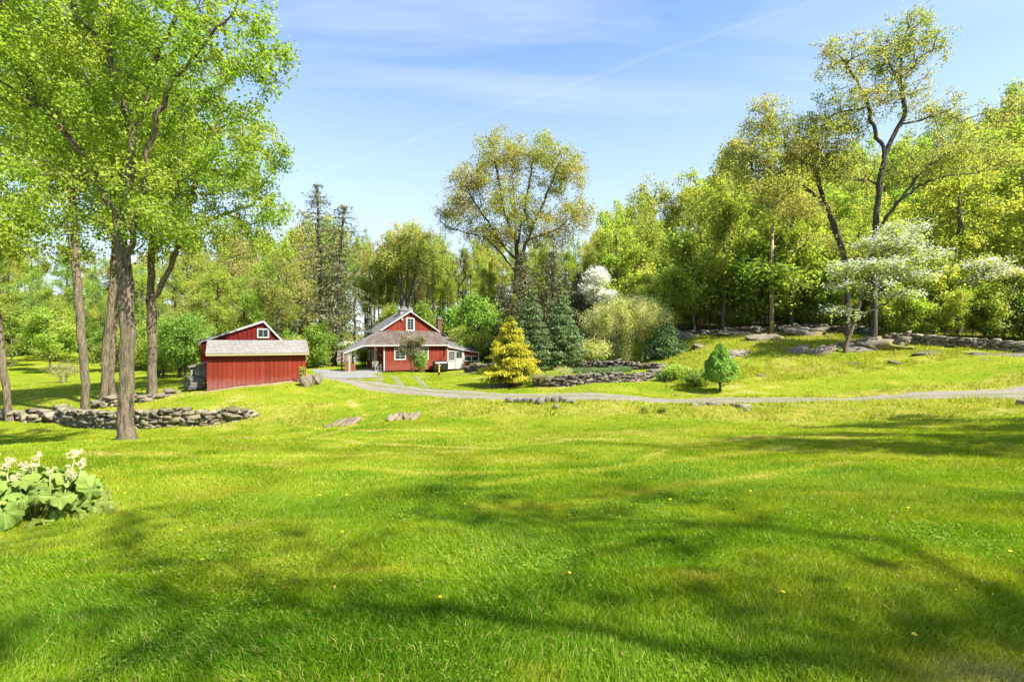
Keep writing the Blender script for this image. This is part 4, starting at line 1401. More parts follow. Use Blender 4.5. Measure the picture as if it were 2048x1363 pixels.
# the two bare oaks on the knoll
b = on_ground(1748, 38)
hero("oak_tree", "tall open oak with dark forked limbs and sparse young leaves, highest crown on the right", "tree", b,
     [[up_from(b), at(1748, 600, 38), at(1750, 500, 38), at(1752, 429, 38), at(1759, 365, 38), at(1769, 307, 38), at(1792, 260, 38), at(1813, 230, 38), at(1801, 175, 38), at(1803, 101, 38), at(1816, 51, 38), at(1835, 20, 38)],
      [at(1769, 307, 38), at(1745, 250, 38), at(1738, 216, 37.6), at(1711, 155, 37.2), at(1680, 110, 37), at(1648, 88, 37)],
      [at(1750, 480, 38), at(1772, 435, 37.5), at(1803, 395, 37), at(1836, 351, 36.6), at(1880, 314, 36), at(1930, 285, 36)],
      [at(1803, 395, 37), at(1850, 365, 37.4), at(1900, 350, 37.8), at(1960, 345, 38)],
      [at(1801, 175, 38), at(1835, 115, 37), at(1885, 88, 36.6)],
      [at(1806, 250, 38), at(1840, 240, 38), at(1884, 228, 38)],
      [at(1738, 216, 37.6), at(1690, 220, 37), at(1650, 235, 37)],
      [at(1801, 175, 38), at(1775, 110, 38.4), at(1745, 60, 38.6)]],
     [E(1690, 120, 37.5, 2.0, 2.6, 1.7), E(1800, 90, 38, 2.2, 2.6, 2.4), E(1860, 95, 37, 1.7, 2.2, 1.4), E(1700, 200, 37.5, 2.6, 3, 1.8), E(1800, 190, 38, 2.6, 3, 2), E(1870, 220, 37.5, 1.8, 2.4, 1.3),
      E(1760, 130, 38, 2.2, 2.6, 2), E(1920, 310, 36.5, 2.6, 3, 1.4), E(1860, 330, 37, 2.6, 3, 1.4), E(1690, 340, 38, 2.2, 2.6, 1.6), E(1990, 320, 37, 1.8, 2.4, 1.2), E(1655, 265, 37, 1.6, 2.2, 1.1), E(1935, 245, 37, 1.7, 2.2, 1.2), E(1840, 45, 37.5, 1.1, 1.6, 1.0), E(1650, 95, 37, 1.0, 1.5, .8)],
     1500, 0.22, 0.135, 27000, M["young"], M["bark_dark"], 63, step=0.65, spread=0.22, bare=8, r_tip=0.014, shell=0.5, thin=3)

b = on_ground(1694, 40)
hero("oak_tree", "arching oak with drooping brown leaved limbs left of the tallest oak", "tree", b,
     [[up_from(b), at(1695, 600, 40), at(1690, 520, 40), at(1672, 460, 40), at(1657, 425, 40), at(1640, 380, 40), at(1632, 341, 40), at(1640, 300, 40), at(1625, 250, 40)],
      [at(1657, 425, 40), at(1636, 395, 39.6), at(1603, 365, 39), at(1560, 345, 38.6), at(1510, 340, 38), at(1470, 350, 38)],
      [at(1632, 341, 40), at(1585, 310, 39), at(1555, 270, 38.5), at(1535, 230, 38.2), at(1500, 215, 38)],
      [at(1603, 365, 39), at(1575, 375, 38), at(1555, 410, 37.6), at(1545, 440, 37.5)],
      [at(1690, 520, 40), at(1655, 470, 38.6), at(1610, 470, 37.8), at(1590, 500, 37.5)]],
     [E(1530, 255, 38.5, 2.0, 2.6, 1.6), E(1620, 265, 40, 2.8, 3, 1.8), E(1500, 320, 38.5, 2.4, 2.8, 1.7), E(1580, 320, 39, 2.6, 3, 1.6), E(1660, 320, 40, 2.2, 2.8, 1.6), E(1545, 380, 38, 2.2, 2.6, 1.4), E(1470, 300, 38, 1.2, 1.8, 1.0), E(1530, 205, 38, .9, 1.2, .6), E(1700, 255, 40, 1.6, 2, 1.2), E(1600, 420, 38, 1.8, 2.2, 1.0)],
     1000, 0.20, 0.14, 30000, M["young"], M["bark_dark"], 64, step=0.7, spread=0.24, bare=8, r_tip=0.014, shell=0.5, thin=3)

# small leafed yellow trees in front of the wood on the right
for k, (px, Y, top, pw, lab) in enumerate(((1655, 48, 470, 130, "low golden leafed tree beside the pale pole at the upper wall"),
                                           (1760, 48, 430, 150, "golden leafed tree behind the large white dogwood"),
                                           (1462, 53, 420, 110, "lime leafed tree left of the pale pole"))):
    g = on_ground(px, Y)
    h = EYE + (681.5 - top) / 1000 * Y - g[2]
    hero("woodland_tree", lab, "tree", g,
         [[up_from(g), g + (0.2, 0, h * .4), g + (0.1, .1, h * .9)]],
         [(g[0] - 1.2, g[1], g[2] + h * .42, pw * Y / 2600, 2.4, h * .3), (g[0] + 1.2, g[1] - .4, g[2] + h * .62, pw * Y / 2800, 2.4, h * .26), (g[0], g[1], g[2] + h * .82, pw * Y / 3600, 2, h * .18)],
         330, 0.16, 0.17, 15000, M["gold"] if k < 2 else M["lime"], M["bark_dark"], 70 + k, step=0.8, spread=0.32, bare=h * 0.12, r_tip=0.014, thin=4)


# dogwoods: layered white bracts
def dogwood(label, px, Y, stems, ells, seed, nflower, nleaf, R0=0.12, group=None):
    g = on_ground(px, Y)
    hero("dogwood_tree", label, "flowering tree", g, [[up_from(g)] + stems[0]] + stems[1:], ells, 360, R0, 0.16, nleaf, M["lime"], M["bark"], seed, step=0.6,
         spread=0.2, bare=1.0, r_tip=0.010, thin=3, up=1.2, extra=("blossom", int(nflower * 1.3), 0.125, M["petals"], (0.26, 0.26, 0.16), 1.8))


dogwood("large white flowering dogwood with a slanting grey trunk on the rocky knoll", 1688, 34,
        [[at(1700, 665, 34), at(1714, 630, 34), at(1720, 590, 34), at(1745, 540, 34), at(1775, 490, 34)], [at(1714, 630, 34), at(1760, 615, 34), at(1810, 580, 34), at(1860, 560, 34)], [at(1720, 590, 34), at(1690, 560, 33.6), at(1670, 550, 33.5)]],
        [E(1805, 462, 34, 1.5, 2.0, .5), E(1775, 492, 34, 2.3, 2.2, .55), E(1835, 515, 34, 1.9, 2.2, .5), E(1740, 535, 33.5, 2.8, 2.2, .45), E(1815, 552, 34.5, 2.1, 2.2, .5), E(1720, 575, 33.5, 2.3, 2, .14), E(1680, 622, 33.2, 1.5, 1.5, .12), E(1790, 592, 34, 2.2, 1.6, .12)], 81, 6000, 5500)
dogwood("sparse white dogwood beyond the wall, right of the large one", 1968, 38,
        [[at(1968, 600, 38), at(1970, 540, 38)]], [E(1965, 530, 38, 1.7, 1.8, .5), E(1960, 560, 38, 1.4, 1.6, .35), E(1990, 545, 38, 1.2, 1.5, .3)], 82, 800, 900)
dogwood("pale dogwood cut by the right edge with long level branches", 2050, 36,
        [[at(2050, 640, 36), at(2048, 600, 36), at(2055, 560, 36)]], [E(2040, 630, 36, 2.2, 2, .3), E(2050, 590, 36, 2.4, 2, .35), E(2045, 550, 36, 2.0, 2, .35), E(2000, 655, 35.5, 1.0, 1.2, .15)], 83, 2000, 5000)
dogwood("round white flowering dogwood behind the conifers, left of the pale shrub", 1195, 50,
        [[at(1197, 640, 50), at(1195, 590, 50), at(1192, 560, 50)]], [E(1195, 560, 50, 1.3, 1.4, .9), E(1205, 595, 50, 1.6, 1.6, .9), E(1180, 580, 50, 1.1, 1.4, .7), E(1195, 545, 50, .9, 1, .5)], 84, 7000, 1500)
dogwood("small white blossom tree hanging over the porch end beside the fence", 706, 57,
        [[at(706, 710, 57), at(704, 695, 57)]], [E(700, 692, 57, 1.3, 1.2, .5), E(715, 700, 57, 1.2, 1.2, .4)], 85, 1500, 2500, 0.08)


# ------------------------------------------------------------------ conifers
def conifer(name, label, cat, base, H, rad, seed, mat, bark, R0, whorls, per, nspray, spray, droop=0.25, bare=0.08, ragged=0.2, lift=0.2, lean=(0, 0), aspect=0.35, group=None, power=0.85, hang=0.5, spread=0.10, tipbright=False):
    rng = rs(seed)
    root = empty(name, tuple(base), 0, label, cat, group)
    sk = Skel()
    top = np.array([lean[0], lean[1], H])
    sk.stem([(0, 0, -0.3), top * 0.5 + (lean[0] * -.15, 0, 0), top], H / 34, rng, 0.012 * H / 8)
    ntr = sk.n
    trunkP = sk.P[:ntr].copy()
    pts, dirs = [], []
    for w in range(whorls):
        t = bare + (1 - bare) * (w + rng.rand() * 0.6) / whorls
        if t > 0.985: continue
        p0i = int(np.argmin(np.abs(trunkP[:, 2] - t * H)))
        prof = (1 - (t - bare) / (1 - bare)) ** power
        if t < bare + 0.12: prof *= 0.75 + 0.25 * (t - bare) / 0.12
        a0 = rng.rand() * 6.28
        for k in range(per):
            a = a0 + k * 6.283 / per + rng.randn() * 0.25
            Lb = rad * prof * (1 - ragged + 2 * ragged * rng.rand()) + 0.12
            if Lb < 0.15: continue
            m = max(3, int(Lb / (rad / 8)))
            d = np.array([math.cos(a), math.sin(a), 0])
            prev = p0i
            for q in range(1, m + 1):
                s_ = q / m
                z = lift * Lb * s_ - droop * Lb * s_ * s_ * (1 + 0.5 * rng.rand()) + 0.12 * Lb * max(0, s_ - 0.7)
                p = trunkP[p0i] + d * Lb * s_ + np.array([0, 0, z]) + rng.randn(3) * 0.02 * Lb
                prev = sk.add(p, prev)
    # sprays along the branches and their side shoots
    sk.radii(R0, max(0.006, R0 * 0.06))
    idx = np.arange(ntr, sk.n)
    par = sk.par[idx]
    seg = sk.P[idx] - sk.P[par]
    axis = np.linalg.norm(sk.P[idx][:, :2] - np.stack([np.interp(sk.P[idx][:, 2], trunkP[:, 2], trunkP[:, i]) for i in (0, 1)], 1), axis=1)
    wgt = 0.25 + axis / (axis.max() + 1e-6)
    k = rng.choice(len(idx), nspray, p=wgt / wgt.sum())
    t = rng.rand(nspray)[:, None]
    P = sk.P[par[k]] * (1 - t) + sk.P[idx[k]] * t
    sd = np.cross(seg[k], (0, 0, 1.0)); sd /= np.linalg.norm(sd, axis=1)[:, None] + 1e-9
    fw = seg[k] / (np.linalg.norm(seg[k], axis=1)[:, None] + 1e-9)
    side = (rng.rand(nspray) * 2 - 1)[:, None]
    wid = np.minimum(0.5 * axis[k], spread * 4)[:, None]
    P = P + sd * side * wid + rng.randn(nspray, 3) * spread * 0.5
    P[:, 2] -= np.abs(side[:, 0]) * wid[:, 0] * 0.3
    out = fw + sd * side * 1.4
    v, q = leaf_quads(P, rng, spray, aspect, 0.6, hang=hang, outdir=out, fold=0.08)
    r = rng.rand(nspray)
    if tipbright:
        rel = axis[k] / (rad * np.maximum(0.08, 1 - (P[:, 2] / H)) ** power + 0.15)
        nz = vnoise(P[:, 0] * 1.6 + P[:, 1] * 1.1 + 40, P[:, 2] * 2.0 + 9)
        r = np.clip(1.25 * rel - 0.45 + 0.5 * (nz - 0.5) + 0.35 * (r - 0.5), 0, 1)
    vt, qt = sk.tubes(rng, 0.0, 0.25, 0.3, 0.1)
    link_mesh("trunk", np_mesh("trunk", vt, [qt], smooth=True), bark, root)
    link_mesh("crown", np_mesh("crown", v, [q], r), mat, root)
    return root


g = on_ground(644, 60)
conifer("hemlock_tree", "tallest thin conifer with a dark straight trunk right of the barn", "tree", g, 366 * .06 + 0.0, 4.4, 91, M["hemlock"], M["bark_dark"], 0.34, 46, 4, 8000, 0.34, droop=0.3, bare=0.10, ragged=0.5, lift=0.25, lean=(-.6, 0), spread=0.24, power=0.6)
g = on_ground(668, 58)
conifer("hemlock_tree", "dark leaning conifer between the tallest one and the red house", "tree", g, 325 * .058, 4.0, 92, M["hemlock"], M["bark_dark"], 0.32, 40, 4, 6800, 0.34, droop=0.25, bare=0.14, ragged=0.5, lift=0.3, lean=(1.2, 0), spread=0.24, power=0.55)
for k, (px, Y, top, rad) in enumerate(((1003, 63, 560, 2.6), (1045, 54, 500, 3.2), (1105, 55, 500, 3.4), (1160, 57, 545, 2.8))):
    g = on_ground(px, Y)
    conifer("hemlock_tree", ("leftmost", "second", "third", "rightmost")[k] + " dull hemlock of the dark row behind the spruces", "tree", g, EYE + (681.5 - top) / 1000 * Y - g[2], rad, 93 + k, M["hemlock"], M["bark_dark"], 0.22, 34, 6, 11000, 0.30, bare=0.05, ragged=0.3, spread=0.2, power=0.7, group="brown green hemlocks behind the spruces")
g = on_ground(1062, 39)
conifer("spruce_tree", "bluish green spruce directly behind the golden cypress, left of the other spruce", "tree", g, EYE + (681.5 - 578) / 1000 * 39 - g[2], 1.85, 97, M["spruce"], M["bark_dark"], 0.12, 26, 7, 16000, 0.20, droop=0.12, bare=0.03, ragged=0.22, lift=0.25, spread=0.11, aspect=0.4)
g = on_ground(1125, 40.5)
conifer("spruce_tree", "bluish green spruce standing behind the garden wall, right of the other spruce", "tree", g, EYE + (681.5 - 590) / 1000 * 40.5 - g[2], 1.95, 98, M["spruce"], M["bark_dark"], 0.12, 26, 7, 16000, 0.20, droop=0.12, bare=0.03, ragged=0.25, lift=0.25, spread=0.11, aspect=0.4)
g = on_ground(1330, 42)
conifer("hemlock_tree", "small wide dark hemlock at the right side of the pale many stemmed shrub", "tree", g, EYE + (681.5 - 632) / 1000 * 42 - g[2], 1.9, 99, M["spruce"], M["bark_dark"], 0.10, 18, 7, 9000, 0.22, droop=0.3, bare=0.03, ragged=0.3, lift=0.15, spread=0.13, aspect=0.4)
g = on_ground(1021, 33)
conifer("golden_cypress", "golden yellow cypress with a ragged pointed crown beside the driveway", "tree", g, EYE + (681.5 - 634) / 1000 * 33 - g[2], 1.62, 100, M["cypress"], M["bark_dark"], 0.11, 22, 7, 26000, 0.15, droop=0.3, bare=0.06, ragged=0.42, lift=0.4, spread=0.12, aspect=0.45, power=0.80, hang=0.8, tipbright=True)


def dwarf_spruce():
    g = on_ground(1440, 28.5)
    rng = rs(101)
    H = EYE + (681.5 - 686) / 1000 * 28.5 - g[2]
    root = empty("dwarf_conifer", tuple(g), 0, "dense bright green cone shaped dwarf conifer on a short dark stem by the driveway", "shrub")
    m = MB()
    m.tube((0, 0, -.2), (0.02, 0, H * .6), 0.07, 0.04, 8)
    for a in range(7):
        w = a * 0.9
        m.tube((0, 0, .25 + .06 * a), (0.5 * math.cos(w), 0.5 * math.sin(w), .5 + .1 * a), 0.03, 0.012, 5)
    m.build("trunk", M["bark_dark"], root, True)
    n = 22000
    t = rng.rand(n) ** 0.75
    z = H * (0.20 + 0.80 * t)
    a = rng.rand(n) * 6.283
    lob = 0.74 + 0.46 * vnoise(a * 1.9 + 3, z * 2.6) + 0.20 * vnoise(a * 6, z * 7)
    prof = 0.90 * np.sin(np.pi * np.clip(0.20 + 0.80 * t, 0, 1)) ** 0.55 * (1.10 - 0.66 * t)
    prof = np.where(t < 0.12, prof * (0.45 + 0.55 * t / 0.12), prof)
    keep = ~((z < H * 0.42) & (vnoise(a * 1.2 + 8, z * 2) < 0.38))
    r = prof * lob * (0.82 + 0.18 * rng.rand(n))
    P = np.stack([r * np.cos(a), r * np.sin(a), z], 1)[keep]
    out = np.stack([np.cos(a), np.sin(a), 0.5 * np.ones(n)], 1)[keep]
    v, q = leaf_quads(P, rng, 0.10, 0.55, 0.4, outdir=out)
    link_mesh("crown", np_mesh("crown", v, [q], np.clip(0.9 * (lob[keep] - 0.75) * 2.6 + 0.3 * rng.rand(len(q)), 0, 1)), M["dwarf"], root)


dwarf_spruce()


# ------------------------------------------------------------------ shrubs
def shrub(name, label, px, Y, W, H, nstem, seed, leaf, nleaf, mat, bark, R0=0.05, r_tip=0.008, natt=300, spread=0.14, bare=0.25, cat="shrub", ells=None, group=None, thin=3, up=0.4, extra=None):
    g = on_ground(px, Y)
    rng = rs(seed)
    root = empty(name, tuple(g), 0, label, cat, group)
    sk = Skel()
    sk.stem([(0, 0, -.2), (0, 0, .1)], 0.15, rng, 0, bare * H)
    for i in range(nstem):
        a = i * 2.4 + rng.rand()
        rr = W * (0.25 + 0.55 * rng.rand())
        p = [(0.12 * math.cos(a) * (1 + W / 2), 0.12 * math.sin(a) * (1 + W / 2), .05), (rr * .35 * math.cos(a), rr * .35 * math.sin(a), H * .35), (rr * .8 * math.cos(a), rr * .8 * math.sin(a), H * (.6 + .2 * rng.rand()))]
        sk.stem(p, 0.3, rng, 0.03, bare * H, attach="root")
    E_ = ells or [(0, 0, H * .62, W, W, H * .38), (W * .3, 0, H * .5, W * .8, W * .8, H * .36), (-W * .35, 0, H * .52, W * .7, W * .7, H * .34)]
    att = ell_points(rng, E_, natt, 0.45)
    att = att[att[:, 2] > bare * H * 0.8]
    sk.grow(att, 0.4, rng)
    sk.radii(R0 * math.sqrt(nstem), r_tip)
    v, q = sk.tubes(rng, 0, 0, 0.3, 0)
    # the root node itself is thin in a many stemmed shrub
    link_mesh("stems", np_mesh("stems", v, [q], smooth=True), bark, root)
    P = sk.leaf_points(nleaf, rng, spread, thin)
    P = P[P[:, 2] > 0.03]
    v, q = leaf_quads(P, rng, leaf, 0.6, up)
    link_mesh("foliage", np_mesh("foliage", v, [q], rng.rand(len(q))), mat, root)
    if extra:
        nm, cnt, size, m2, sp = extra
        P = sk.leaf_points(cnt, rng, sp, 1)
        v, q = leaf_quads(P, rng, size, 0.9, 1.0)
        link_mesh(nm, np_mesh(nm, v, [q], rng.rand(len(q))), m2, root)
    return root


shrub("many_stemmed_shrub", "big vase shaped pale shrub with many bare stems behind the garden walls", 1246, 42.5, 3.5, 5.9, 22, 111, 0.10, 34000, M["shrub_leaf"], M["twig"], 0.026, 0.008, 620, 0.22, 0.30,
      ells=[(0.2, 0, 4.1, 3.6, 3, 1.5), (-1.8, 0, 3.4, 1.9, 2, 1.4), (2.4, 0, 3.4, 1.9, 2, 1.6), (0.5, 0, 5.0, 2.6, 2.4, .9)])
shrub("leafy_shrub", "yellow green feathery shrub spilling over the right of the pale many stemmed one", 1305, 43.5, 1.7, 4.6, 8, 112, 0.12, 9000, M["shrub_leaf"], M["twig"], 0.04, 0.01, 220, 0.22, 0.25)
shrub("leafy_shrub", "low pale leafed shrub between the right spruce and the many stemmed shrub", 1185, 41.5, 1.5, 2.2, 8, 113, 0.11, 6000, M["shrub_leaf"], M["twig"], 0.03, 0.008, 180, 0.18, 0.1)
shrub("leafy_shrub", "rounded bright green shrub at the back corner of the red house", 948, 58, 3.0, 4.6, 9, 114, 0.17, 14000, M["green"], M["bark_dark"], 0.06, 0.012, 260, 0.26, 0.05)
shrub("lilac_bush", "tall loose lilac with leaning grey stems in front of the house windows", 825, 48.9, 1.0, 4.0, 5, 115, 0.12, 8500, M["lilac"], M["twig"], 0.035, 0.009, 200, 0.16, 0.2,
      ells=[(-0.2, 0, 3.0, 1.0, .7, .8), (-.7, 0, 2.4, .7, .6, .6), (.7, 0, 3.1, .7, .6, .55), (0.2, 0, 2.0, .8, .7, .8)])
shrub("leafy_shrub", "fresh green bush at the foot of the house wall under the right window", 842, 48.9, 0.62, 2.2, 7, 116, 0.11, 4200, M["green"], M["twig"], 0.02, 0.008, 140, 0.13, 0.05)
shrub("meadow_shrub", "bare twiggy rounded shrub out on the left meadow", 125, 47, 1.7, 2.2, 10, 117, 0.08, 2200, M["young"], M["twig"], 0.04, 0.010, 260, 0.12, 0.15)
shrub("leafy_shrub", "large rounded green bush left of the red barn", 365, 42, 2.3, 5.6, 8, 118, 0.17, 15000, M["green"], M["bark_dark"], 0.07, 0.012, 260, 0.28, 0.06)
shrub("leafy_shrub", "second rounded green bush beyond the fence boards left of the barn", 322, 45, 2.0, 4.4, 8, 119, 0.17, 9000, M["lime"], M["bark_dark"], 0.06, 0.012, 200, 0.28, 0.06)
shrub("leafy_shrub", "dark bush by the porch side wall beyond the fence", 728, 58, 0.9, 2.1, 6, 120, 0.12, 3500, M["green"], M["bark_dark"], 0.03, 0.01, 120, 0.16, 0.05)
shrub("blossom_shrub", "pinkish bronze leaved shrub behind the shed roof end", 585, 46, 1.5, 3.6, 7, 121, 0.13, 4500, M["oak"], M["twig"], 0.04, 0.01, 180, 0.2, 0.2)
shrub("twiggy_bush", "low brown twiggy bush at the left end of the front garden wall", 1085, 31.6, 0.85, 1.05, 14, 122, 0.05, 1500, M["young"], M["twig"], 0.015, 0.005, 200, 0.08, 0.1)
shrub("twiggy_bush", "pinkish grey low bush growing inside the walled garden bed", 1125, 33.6, 0.65, 0.7, 12, 123, 0.05, 1600, M["shrub_leaf"], M["twig"], 0.012, 0.005, 150, 0.08, 0.05)
for k, (px, Y, W, H, lab) in enumerate(((1395, 30.5, 1.1, 1.0, "weedy green clump at the left foot of the knoll"), (1352, 33, 1.0, 0.9, "yellow green clump by the right end of the garden wall"),
                                        (1835, 37.5, 1.3, 1.6, "light green bush behind the low stone wall on the knoll"), (955, 46, .7, .6, "green perennial clump beside the annex path"),
                                        (1290, 20.8, .22, .35, "dark leafy weed on the rough bank, left of its twin"), (1325, 20.9, .2, .28, "dark leafy weed on the rough bank, right of its twin"))):
    shrub("weed_clump", lab, px, Y, W, H, 7, 130 + k, 0.12 if W > .4 else 0.07, 3000 if W > .4 else 260, M["lime"] if k in (1, 2) else M["green"], M["twig"], 0.012, 0.005, 90, 0.12 if W > .4 else 0.04, 0.02, cat="plant")


shrub("flowering_weed", "slim yellow flowered plant against the right end of the red shed wall", 604, 31.75, .18, 1.15, 4, 137, 0.09, 420, M["gold"], M["twig"], 0.012, 0.005, 60, 0.06, 0.3, cat="plant")


# sword leaved plants and bed of bulbs
def sword_plant(name, label, px, Y, n, h, seed, spread=0.25, mat="iris", group=None):
    rng = rs(seed)
    g = on_ground(px, Y)
    a = rng.rand(n) * 6.283; rr = spread * np.sqrt(rng.rand(n)) * 0.5
    base = np.stack([rr * np.cos(a), rr * np.sin(a), -0.03 * np.ones(n)], 1)
    hh = h * (0.6 + 0.5 * rng.rand(n)); ln = hh * 0.45 * rng.rand(n)
    mid = base + np.stack([np.cos(a) * ln * .4, np.sin(a) * ln * .4, hh * .6], 1)
    tip = base + np.stack([np.cos(a) * ln, np.sin(a) * ln, hh], 1)
    w = 0.02 + 0.015 * rng.rand(n)
    sd = np.stack([-np.sin(a + 1), np.cos(a + 1), 0 * a], 1) * w[:, None]
    v = np.stack([base - sd, base + sd, mid + sd, mid - sd, tip], 1).reshape(-1, 3)
    k = np.arange(n) * 5
    t = rng.rand(n)
    me = np_mesh(name, v, [np.stack([k, k + 1, k + 2, k + 3], 1), np.stack([k + 3, k + 2, k + 4], 1)], np.concatenate([t, t]))
    o = link_mesh(name, me, M[mat])
    o.location = tuple(g)
    return tag(o, label, "plant", group)


sword_plant("iris_clump", "spiky dark iris clump at the right end of the front garden wall", 1322, 33.2, 70, 0.75, 140, 0.6)


def bulb_bed():
    rng = rs(141)
    n = 5000
    x = 3.6 + 5.4 * rng.rand(n); y = 34.6 + 0.55 * (x - 3.6) + 1.8 * rng.rand(n)
    z = gz(x, y)
    base = np.stack([x, y, z], 1); h = 0.22 + 0.2 * rng.rand(n); a = rng.rand(n) * 6.283
    tip = base + np.stack([np.cos(a) * h * .4, np.sin(a) * h * .4, h], 1)
    sd = np.stack([-np.sin(a), np.cos(a), 0 * a], 1) * 0.03
    v = np.stack([base - sd, base + sd, tip], 1).reshape(-1, 3); k = np.arange(n) * 3
    tag(link_mesh("garden_bed_plants", np_mesh("garden_bed_plants", v, [np.stack([k, k + 1, k + 2], 1)], rng.rand(n)), M["iris"]), kind="stuff")


bulb_bed()


# ------------------------------------------------------------------ stone walls and rocks
def cube_template():
    bm = bmesh.new()
    bmesh.ops.create_cube(bm, size=2)
    bmesh.ops.subdivide_edges(bm, edges=bm.edges[:], cuts=1, use_grid_fill=True)
    v = np.array([w.co[:] for w in bm.verts]); f = np.array([[w.index for w in p.verts] for p in bm.faces])
    bm.free()
    l = np.linalg.norm(v, axis=1)[:, None]
    v = v / (l ** 0.26)
    return v / np.abs(v).max(), f


CT_V, CT_F = cube_template()


def stones(C, S, ROT, rng, noise=0.23):
    """C centres (N,3), S half sizes (N,3), ROT yaw (N,) -> verts, faces, rnd"""
    n = len(C); m = len(CT_V)
    v = CT_V[None] * (1 + noise * rng.randn(n, m, 1)) + noise * 0.5 * rng.randn(n, m, 3)
    v = v * S[:, None, :]
    c, s = np.cos(ROT)[:, None], np.sin(ROT)[:, None]
    tilt = rng.randn(n, 1) * 0.10
    x = v[..., 0]; z = v[..., 2]
    v[..., 0], v[..., 2] = x - tilt * z, z + tilt * x
    x, y = v[..., 0].copy(), v[..., 1].copy()
    v[..., 0] = x * c - y * s; v[..., 1] = x * s + y * c
    v = v + C[:, None, :]
    f = (CT_F[None] + (np.arange(n) * m)[:, None, None]).reshape(-1, 4)
    return v.reshape(-1, 3), f, np.repeat(rng.rand(n), len(CT_F))


def stone_wall(label, pts, heights, mat, seed, thick=0.5, course=0.17, slen=0.4, tumble=0.0, sink=0.1, group=None, basez=None):
    """pts: list of (x,y); heights per point; stones laid in courses along the path"""
    rng = rs(seed)
    pts = np.asarray(pts, float)
    d = np.concatenate([[0], np.cumsum(np.linalg.norm(np.diff(pts, axis=0), axis=1))])
    hs = np.asarray(heights, float)
    sm = resample(pts, max(20, int(d[-1] / 0.25)))
    ds = np.concatenate([[0], np.cumsum(np.linalg.norm(np.diff(sm, axis=0), axis=1))])
    L = ds[-1]
    C, S, A = [], [], []
    k = 0
    while True:
        z0 = -sink + k * course
        if z0 > hs.max(): break
        t = -rng.rand() * slen
        while t < L:
            w = slen * (0.4 + 1.25 * rng.rand() ** 1.4)
            tc = np.clip(t + w / 2, 0, L)
            hh = np.interp(tc / L * d[-1], d, hs) * (0.9 + 0.2 * rng.rand())
            if z0 + course * 0.6 < hh or k == 0:
                x = np.interp(tc, ds, sm[:, 0]); y = np.interp(tc, ds, sm[:, 1])
                x2 = np.interp(min(tc + .1, L), ds, sm[:, 0]); y2 = np.interp(min(tc + .1, L), ds, sm[:, 1])
                x1 = np.interp(max(tc - .1, 0), ds, sm[:, 0]); y1 = np.interp(max(tc - .1, 0), ds, sm[:, 1])
                a = math.atan2(y2 - y1, x2 - x1)
                g = float(gz(x, y)) if basez is None else float(np.interp(tc, ds, np.interp(ds, d / d[-1] * L, basez)))
                off = rng.randn() * (0.04 + tumble * 0.25)
                C.append((x - math.sin(a) * off, y + math.cos(a) * off, g + z0 + course * (0.5 + 0.12 * rng.randn())))
                S.append((w * 0.54, thick * (0.45 + 0.12 * rng.rand()), course * (0.5 + 0.22 * rng.rand())))
                A.append(a + rng.randn() * (0.06 + tumble * 0.6))
            t += w
        k += 1
    C, S, A = np.array(C), np.array(S), np.array(A)
    org = C.mean(0); org[2] = C[:, 2].min()
    v, f, r = stones(C - org, S, A, rng)
    o = link_mesh("stone_wall", np_mesh("stone_wall", v, [f], r), mat)
    o.location = tuple(org)
    return tag(o, label, "stone wall", group)


def wpts(l):
    return [((p - 1024) / 1000.0 * Y, Y) for p, Y in l]


stone_wall("long curved mossy stone wall behind the big lawn maple", wpts([(122, 27.2), (128, 26), (160, 25), (215, 24.2), (300, 23.9), (400, 24.1), (470, 24.6), (522, 25.6)]), [.65, .75, .85, .85, .82, .75, .6, .12], M["stone_moss"], 151, 0.5, 0.15, 0.34)
stone_wall("low tumbled stone wall running out to the left edge of the lawn", wpts([(-60, 26.6), (20, 26.4), (70, 26.2), (122, 26.2)]), [.4, .45, .5, .55], M["stone"], 152, 0.6, 0.2, 0.42, 0.35)
stone_wall("broken line of stones climbing from the trunks to the forked maple", wpts([(190, 28.6), (230, 28.8), (280, 29.2), (320, 29.8), (352, 30.6)]), [.35, .5, .45, .4, .2], M["stone"], 153, 0.6, 0.22, 0.5, 0.5)
stone_wall("front dry stone wall of the garden bed", wpts([(1072, 32.0), (1100, 31.4), (1150, 31.3), (1210, 31.9), (1270, 33.2), (1312, 35.4), (1322, 37)]), [.6, .62, .62, .6, .55, .45, .4], M["stone_dark"], 154, 0.5, 0.12, 0.32)
stone_wall("rear dry stone wall at the back of the garden bed", wpts([(1118, 40.2), (1160, 39.8), (1210, 39.4), (1270, 38.8), (1322, 38.2), (1336, 37.4)]), [.8, .85, .85, .8, .65, .5], M["stone_dark"], 155, 0.5, 0.13, 0.32, basez=[-.85, -.85, -.82, -.85, -.75, -.65])
stone_wall("short stone wall behind the golden cypress beside the annex", wpts([(934, 45), (965, 43), (1000, 41.5)]), [.55, .6, .6], M["stone_dark"], 156, 0.5, 0.13, 0.35)
stone_wall("upper dark stone wall left of the pale pole", wpts([(1352, 47.5), (1390, 46.6), (1440, 46.2), (1490, 46), (1545, 46)]), [.45, .5, .55, .6, .7], M["stone_dark"], 157, 0.6, 0.18, 0.45, 0.2)
stone_wall("upper dark stone wall right of the pale pole along the wood", wpts([(1558, 45.4), (1600, 45), (1645, 44.5), (1690, 43), (1740, 40.5)]), [.85, .85, .75, .6, .5], M["stone_dark"], 158, 0.6, 0.18, 0.45, 0.15)
stone_wall("low grey stone wall along the wood at the right edge", wpts([(1775, 36.6), (1810, 35.8), (1870, 34.4), (1940, 33), (2048, 31.2), (2150, 30)]), [.6, .75, .75, .72, .72, .7], M["stone"], 159, 0.5, 0.16, 0.42, 0.1)


